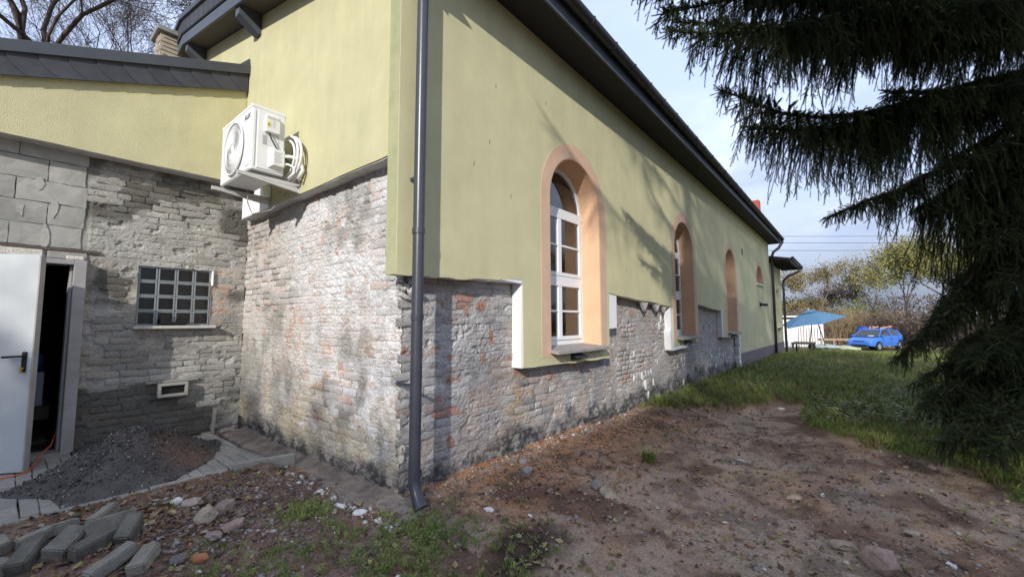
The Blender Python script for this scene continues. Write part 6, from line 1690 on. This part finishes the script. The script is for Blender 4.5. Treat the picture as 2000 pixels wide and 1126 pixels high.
# ------------------------------------------------------------------ parked car
def car(loc, rz):
    t = empty('parked_car', loc, 'bright blue small hatchback parked in the grass beyond the house', 'car'); t.rotation_euler = (0, 0, rz)
    blue = mat('car_blue', (.05, .18, .60), .3, .04, 3, spec=.6)
    # body: stations from the nose (+x) to the tail, half profile rings
    st = [(1.86, .30, .56, .58, .60), (1.78, .22, .70, .72, .66), (1.45, .20, .80, .80, .72), (.95, .20, .90, .83, .76), (.55, .20, .96, .835, .80), (0, .20, .97, .84, .80), (-.9, .20, .98, .835, .80), (-1.5, .22, .99, .82, .76), (-1.78, .28, .96, .76, .70), (-1.84, .38, .80, .70, .66)]
    V = []; F_ = []; m_ = 9
    for (x, zl, zt_, w, wt) in st:
        zm = (zl+zt_)/2
        ring = [(-w*.9, zl), (-w, zl+.1), (-w*1.01, zm), (-w*.985, zt_-.08), (-wt, zt_), (wt, zt_), (w*.985, zt_-.08), (w*1.01, zm), (w, zl+.1)]
        for (yy, zz) in ring: V.append((x, yy, zz))
    for i in range(len(st)-1):
        for k in range(m_): a = i*m_+k; b = i*m_+(k+1) % m_; F_.append((a, b, b+m_, a+m_))
    F_ += [tuple(range(m_)), tuple(range((len(st)-1)*m_, len(st)*m_))]
    link('body', MB().add(V, F_).mesh(smooth=False, bevel=.02), blue, t)
    # cabin: pillars and roof in body colour, glass inset
    roofp = [(.35, 1.40), (-.2, 1.45), (-1.0, 1.43), (-1.45, 1.34)]
    V = []; F_ = []
    for (x, z) in roofp: V += [(x, -.60, z-.04), (x, -.52, z), (x, .52, z), (x, .60, z-.04), (x, .58, z-.07), (x, -.58, z-.07)]
    for i in range(3):
        for k in range(6): a = 6*i+k; b = 6*i+(k+1) % 6; F_.append((a, b, b+6, a+6))
    F_ += [tuple(range(6)), tuple(range(18, 24))]
    link('car_roof', MB().add(V, F_).mesh(), blue, t)
    pl = MB()
    for s_ in (-1, 1):
        pl.bar((.98, s_*.76, .93), (.36, s_*.585, 1.37), .05).bar((-.32, s_*.79, .97), (-.36, s_*.60, 1.39), .06).bar((-1.70, s_*.72, .95), (-1.40, s_*.585, 1.32), .10).bar((-1.12, s_*.78, .97), (-1.10, s_*.60, 1.38), .04)
    link('pillar', pl.mesh(), blue, t)
    gd = mat('car_glass', (.025, .03, .035), .08, .1, 3, spec=.9)
    ws = link('windscreen', MB().add([(1.0, -.73, .935), (1.0, .73, .935), (.37, .55, 1.37), (.37, -.55, 1.37), (.97, -.73, .925), (.97, .73, .925), (.34, .55, 1.36), (.34, -.55, 1.36)], [(0,1,2,3),(7,6,5,4),(0,3,7,4),(1,5,6,2),(3,2,6,7),(0,4,5,1)]).mesh(), gd, t)
    link('windscreen_card', MB().add([(.96, .1, .965), (.96, .45, .965), (.86, .43, 1.03), (.86, .12, 1.03)], [(0,1,2,3)]).mesh(), M_white, t)
    for s_ in (-1, 1):
        link('side_window', MB().prism([(.92, .97), (-.28, .985), (-.33, 1.37), (.36, 1.35)], lambda a, b: (a, s_*(.775-.43*(b-.97)), b), (0, -s_*.01, 0)).mesh(), gd, t)
        link('side_window', MB().prism([(-.37, .985), (-1.08, .99), (-1.08, 1.35), (-.40, 1.37)], lambda a, b: (a, s_*(.775-.43*(b-.97)), b), (0, -s_*.01, 0)).mesh(), gd, t)
        link('side_window', MB().prism([(-1.14, .99), (-1.58, 1.0), (-1.38, 1.29), (-1.13, 1.34)], lambda a, b: (a, s_*(.765-.43*(b-.97)), b), (0, -s_*.01, 0)).mesh(), gd, t)
        link('door_seam', MB().box(-.345, -.33, s_*.845-.002, s_*.845+.002, .34, .93).box(.72, .735, s_*.842-.002, s_*.842+.002, .34, .86).box(-1.1, -1.085, s_*.843-.002, s_*.843+.002, .5, .93).mesh(), M_black, t)
        link('rub_strip', MB().box(-1.05, .75, s_*.858-.006, s_*.858+.006, .50, .56).mesh(), blue, t)
        link('door_handle', MB().box(-.22, -.08, s_*.85-.012, s_*.85+.012, .78, .81).mesh(), M_black, t)
        link('mirror', MB().box(.72, .85, min(s_*.80, s_*.97), max(s_*.80, s_*.97), .93, 1.04).mesh(bevel=.02), blue, t)
        link('headlight', MB().obox((1.745, s_*.52, .60), (.05, s_*-.03, 0), (0, .15, 0), (0, 0, .085)).mesh(bevel=.02), mat('headlight', (.7, .72, .74), .15, .05, 5, spec=.8), t)
        for xw in (1.18, -1.22):
            Mw = Matrix.Translation((xw, s_*.76, .29)) @ Matrix.Rotation(R(90), 4, 'X')
            w = link('wheel', MB().lathe([(.0, -.09), (.26, -.09), (.29, -.06), (.29, .06), (.26, .095), (.0, .095)], 22, Mw).mesh(smooth=False), M_black, t)
            link('rim', MB().lathe([(0, .101), (.05, .106), (.17, .10), (.185, .09)], 16, Matrix.Translation((xw, s_*.76, .29)) @ Matrix.Rotation(R(90)*(-s_), 4, 'X')).mesh(), mat('rim', (.4, .41, .42), .4, .1, 5, metal=.5), w)
            link('wheel_arch', MB().lathe([(.335, -.045), (.345, .05), (.30, .05)], 22, Matrix.Translation((xw, s_*.80, .30)) @ Matrix.Rotation(R(90)*(-s_), 4, 'X')).mesh(), M_black, t)
    link('grille', MB().box(1.80, 1.845, -.34, .34, .56, .66).mesh(bevel=.01), M_black, t)
    link('bumper_intake', MB().box(1.84, 1.875, -.45, .45, .32, .42).mesh(bevel=.01), M_black, t)
    if False: link('number_plate', MB().box(1.872, 1.885, -.25, .25, .44, .54).mesh(), M_white, t)
    return t
car((36.0, -4.05, -.62), R(152))

# ------------------------------------------------------------------ umbrella
t = empty('garden_umbrella', (28.4, -.95, -.55), 'tilted blue garden umbrella open beside the end of the house', 'umbrella')
cl = mat('umbrella_cloth', (.085, .18, .29), .8, .08, 3)
Mu = Matrix.Translation((28.4, -.95, 1.98)) @ Matrix.Rotation(R(-14), 4, Vector((1, .8, 0)))
ring = [(1.72*math.cos(2*math.pi*k/6+.35), 1.72*math.sin(2*math.pi*k/6+.35), -.66) for k in range(6)]
def can(ap, rg, thick=.012):
    n = len(rg); V = [ap]; 
    for p in rg: V.append(p)
    mids = []
    for k in range(n):
        a, b = Vector(rg[k]), Vector(rg[(k+1) % n]); m_ = (a+b)/2; mids.append((m_.x*.97, m_.y*.97, m_.z+.05))
    V += mids
    for k in range(n): p = Vector(rg[k]); V.append((p.x*.55, p.y*.55, p.z*.46+ap[2]*.5))
    F_ = []
    for k in range(n):
        k2 = (k+1) % n; F_ += [(0, 1+2*n+k, 1+2*n+k2), (1+2*n+k, 1+k, 1+n+k), (1+2*n+k, 1+n+k, 1+2*n+k2), (1+n+k, 1+k2, 1+2*n+k2)]
    return V, F_
V, F_ = can((0, 0, 0), ring)
V = [tuple(Mu @ Vector(v)) for v in V]
part('canopy', MB().add(V, F_).mesh(), cl, t)
V = [tuple(Mu @ Vector(v)) for v in [(0, 0, .09)]+[(.42*math.cos(2*math.pi*k/6+.35), .42*math.sin(2*math.pi*k/6+.35), -.06) for k in range(6)]]
part('top_vent', MB().add(V, [(0, 1+k, 1+(k+1) % 6) for k in range(6)]).mesh(), cl, t)
part('finial', MB().tube([Mu @ Vector((0, 0, .08)), Mu @ Vector((0, 0, .17))], .02, 6).mesh(), M_white, t)
for p in ring: part('rib', MB().tube([Mu @ Vector((0, 0, -.03)), Mu @ (Vector(p)+Vector((0, 0, -.015)))], .012, 5).mesh(), M_dark, t)
part('pole', MB().tube([(28.55, -1.25, 1.7), (28.75, -1.75, -.6)], .03, 8).mesh(), M_soffit2, t)
part('pole', MB().tube([(28.5, -1.1, 1.6), (28.3, -.85, -.6)], .025, 8).mesh(), M_soffit2, t)

# white shed, boards, table, tarp, timber
t = empty('shed', (38, 0, -.7), 'low white shed behind the umbrella, with a dark band under its roof', 'shed')
u_ = Vector((1.9, -2.0, 0)).normalized(); v_ = Vector((2.0, 1.9, 0)).normalized()
c = Vector((38.1, -.1, 0))
def ob(c, a, b, z0, z1): return MB().obox((c.x, c.y, (z0+z1)/2), u_*a/2, v_*b/2, Vector((0, 0, (z1-z0)/2)))
part('shed_wall', ob(c+v_*1.2-u_*.6, 4.0, 2.4, -.8, 1.62).mesh(), mat('shed_white', (.72, .72, .71), .7, .08, 2), t)
part('shed_band', ob(c+v_*1.2-u_*.6, 4.06, 2.46, 1.50, 1.66).mesh(), M_dark, t)
part('shed_roof', ob(c+v_*1.2-u_*.6, 4.2, 2.6, 1.665, 1.78).mesh(), MATS['shed_white'], t)
for k in range(9):
    q = Vector((34.2+.02*k, .15-.16*k*1.0, 0))
    o = link('plank', MB().bar((0, 0, -.1), (.25, .0, 1.35+.1*(k % 3)), .14, .03, (0, 1, 0)).mesh(), mat('plank_brown', (.12, .055, .04), .85, .25, 6), None, (q.x, q.y, -.55)); tag(o, ['leftmost', 'second', 'third', 'fourth', 'fifth', 'sixth', 'seventh', 'eighth', 'rightmost'][k]+' from the left of the brown boards leaning by the white shed' if 0 < k < 8 else ['leftmost', 'rightmost'][k == 8]+' brown board leaning upright by the white shed', 'plank', 'brown boards leaning by the white shed')
t = empty('garden_table', (26.8, -.65, -.55), 'dark wooden garden table half buried in grass under the umbrella', 'table')
part('table_top', MB().box(25.9, 27.9, -1.25, -.2, .10, .16).mesh(), M_inside, t)
for (a, b) in ((26.0, -1.15), (26.0, -.3), (27.8, -1.15), (27.8, -.3)): part('leg', MB().bar((a, b, -.6), (a, b, .10), .08).mesh(), M_inside, t)
t = empty('wheelbarrow', (26.6, -1.55, -.5), 'upturned dark wheelbarrow lying in the grass in front of the table', 'wheelbarrow')
part('tray', MB().prism([(-.55, 0), (.45, .0), (.25, .34), (-.25, .40), (-.50, .22)], lambda a, b: (26.6+a*.5, -1.55-a, -.52+b), (.6, .1, 0)).mesh(), M_black, t)
for s_ in (0, .6): part('handle', MB().tube([(26.6+s_, -1.6, -.2), (26.3+s_, -2.25, -.5)], .02, 6).mesh(), M_frame, t)
part('wheel', MB().lathe([(0, -.04), (.18, -.04), (.18, .04), (0, .04)], 14, Matrix.Translation((26.9, -1.1, -.05)) @ Matrix.Rotation(R(90), 4, 'Y')).mesh(), M_black, t)
def cloth(name, cx_, cy_, lx, ly, z, col, lab, cat):
    V = []; n = 10
    for i in range(n+1):
        for j in range(n+1):
            x = (i/n-.5)*lx; y = (j/n-.5)*ly; V.append((cx_+x, cy_+y, z+.22*math.exp(-(x/lx*2.2)**2-(y/ly*2.2)**2)+.07*mnoise.noise(Vector((x*2, y*2, 3)))))
    F_ = [(i*(n+1)+j, (i+1)*(n+1)+j, (i+1)*(n+1)+j+1, i*(n+1)+j+1) for i in range(n) for j in range(n)]
    o = link(name, MB().add(V, F_).mesh(), mat(name, col, .7, .15, 3)); tag(o, lab, cat)
cloth('pale_tarp', 29.2, -1.6, 1.6, 1.6, -.22, (.45, .52, .50), 'pale grey green tarpaulin heaped under the umbrella', 'tarpaulin')
cloth('yellow_sheet', 29.6, -2.6, 1.4, 1.3, -.30, (.50, .52, .30), 'pale yellow sheet lying on the grass right of the umbrella', 'sheet')
t = empty('timber_rail', (35.5, -1.9, -.5), 'low timber rail on posts between the umbrella and the car', 'rail')
part('rail', MB().bar((34.6, -1.0, .06), (35.9, -2.7, .06), .05, .14).mesh(), mat('old_timber', (.34, .26, .19), .9, .2, 5), t)
for k in (.1, .5, .9): part('post', MB().box(34.6+1.3*k-.05, 34.6+1.3*k+.05, -1.0-1.7*k-.05, -1.0-1.7*k+.05, -.7, -.012).mesh(), MATS['old_timber'], t)
t = empty('blue_barrel', (41.6, -3.6, -.7), 'blue plastic barrel behind the bonnet of the parked car', 'barrel')
part('barrel_body', MB().lathe([(0, 0), (.42, 0), (.46, .12), (.48, .6), (.48, .95), (.46, 1.4), (.42, 1.52), (0, 1.52)], 16, Matrix.Translation((41.6, -3.6, -.7))).mesh(smooth=True), mat('barrel_blue', (.03, .09, .42), .5), t)
part('barrel_lid', MB().lathe([(0, 1.60), (.44, 1.60), (.44, 1.525), (0, 1.525)], 16, Matrix.Translation((41.6, -3.6, -.7))).mesh(), MATS['barrel_blue'], t)
for k, (x, y, tilt, c) in enumerate(((41.0, -3.9, .1, (.55, .10, .07)), (40.9, -4.3, -.15, (.42, .28, .20)), (40.7, -4.7, .05, (.42, .28, .20)), (40.6, -5.0, .1, (.45, .30, .22)))):
    o = link('stake', MB().bar((0, 0, 0), (tilt, -tilt, 1.66), .10, .06).mesh(), mat('stake_%d' % k, c, .85), None, (x, y, -.7))
    tag(o, ['red painted stake right of the blue barrel', 'leaning wooden stake second from the barrel', 'upright wooden stake above the car roof', 'wooden stake nearest the rear of the car roof'][k], 'stake', 'stakes standing behind the car')
o = link('barrier_board', MB().bar((41.0, -3.9, .80), (40.8, -4.45, .90), .05, .10).mesh(), mat('barrier_pink', (.60, .34, .30), .8)); tag(o, 'pale pinkish board lying across the stakes behind the car', 'board')
o = link('barrier_board', MB().bar((40.7, -4.55, .80), (40.5, -5.2, .95), .05, .10).mesh(), MATS['barrier_pink']); tag(o, 'second pale board rising to the right behind the car roof', 'board')

# overhead wires and their poles
for k, (z, lab) in enumerate(((9.6, 'topmost of the three overhead wires beyond the house'), (8.95, 'middle of the three overhead wires beyond the house'), (8.2, 'lowest of the three overhead wires beyond the house'))):
    pts = []
    for i in range(25):
        s_ = i/24; q_ = -30+70*s_; pts.append((50+.632*q_, -3-.775*q_, z+1.2*(s_-.45)**2))
    o = link('overhead_wire', MB().tube(pts, .018, 4, False).mesh(), M_black); tag(o, lab, 'wire', 'overhead wires')
for (x, y, lab) in ((31.0, 20.3, 'utility pole carrying the wires, hidden behind the house'), (75.3, -34, 'utility pole carrying the wires, out beyond the spruce')):
    o = link('utility_pole', MB().tube([(x, y, -1), (x, y, 10.2)], [.16, .10], 10).bar((x-.1, y-.6, 10), (x-.1, y+.6, 10), .09).mesh(), M_conc); tag(o, lab, 'pole')
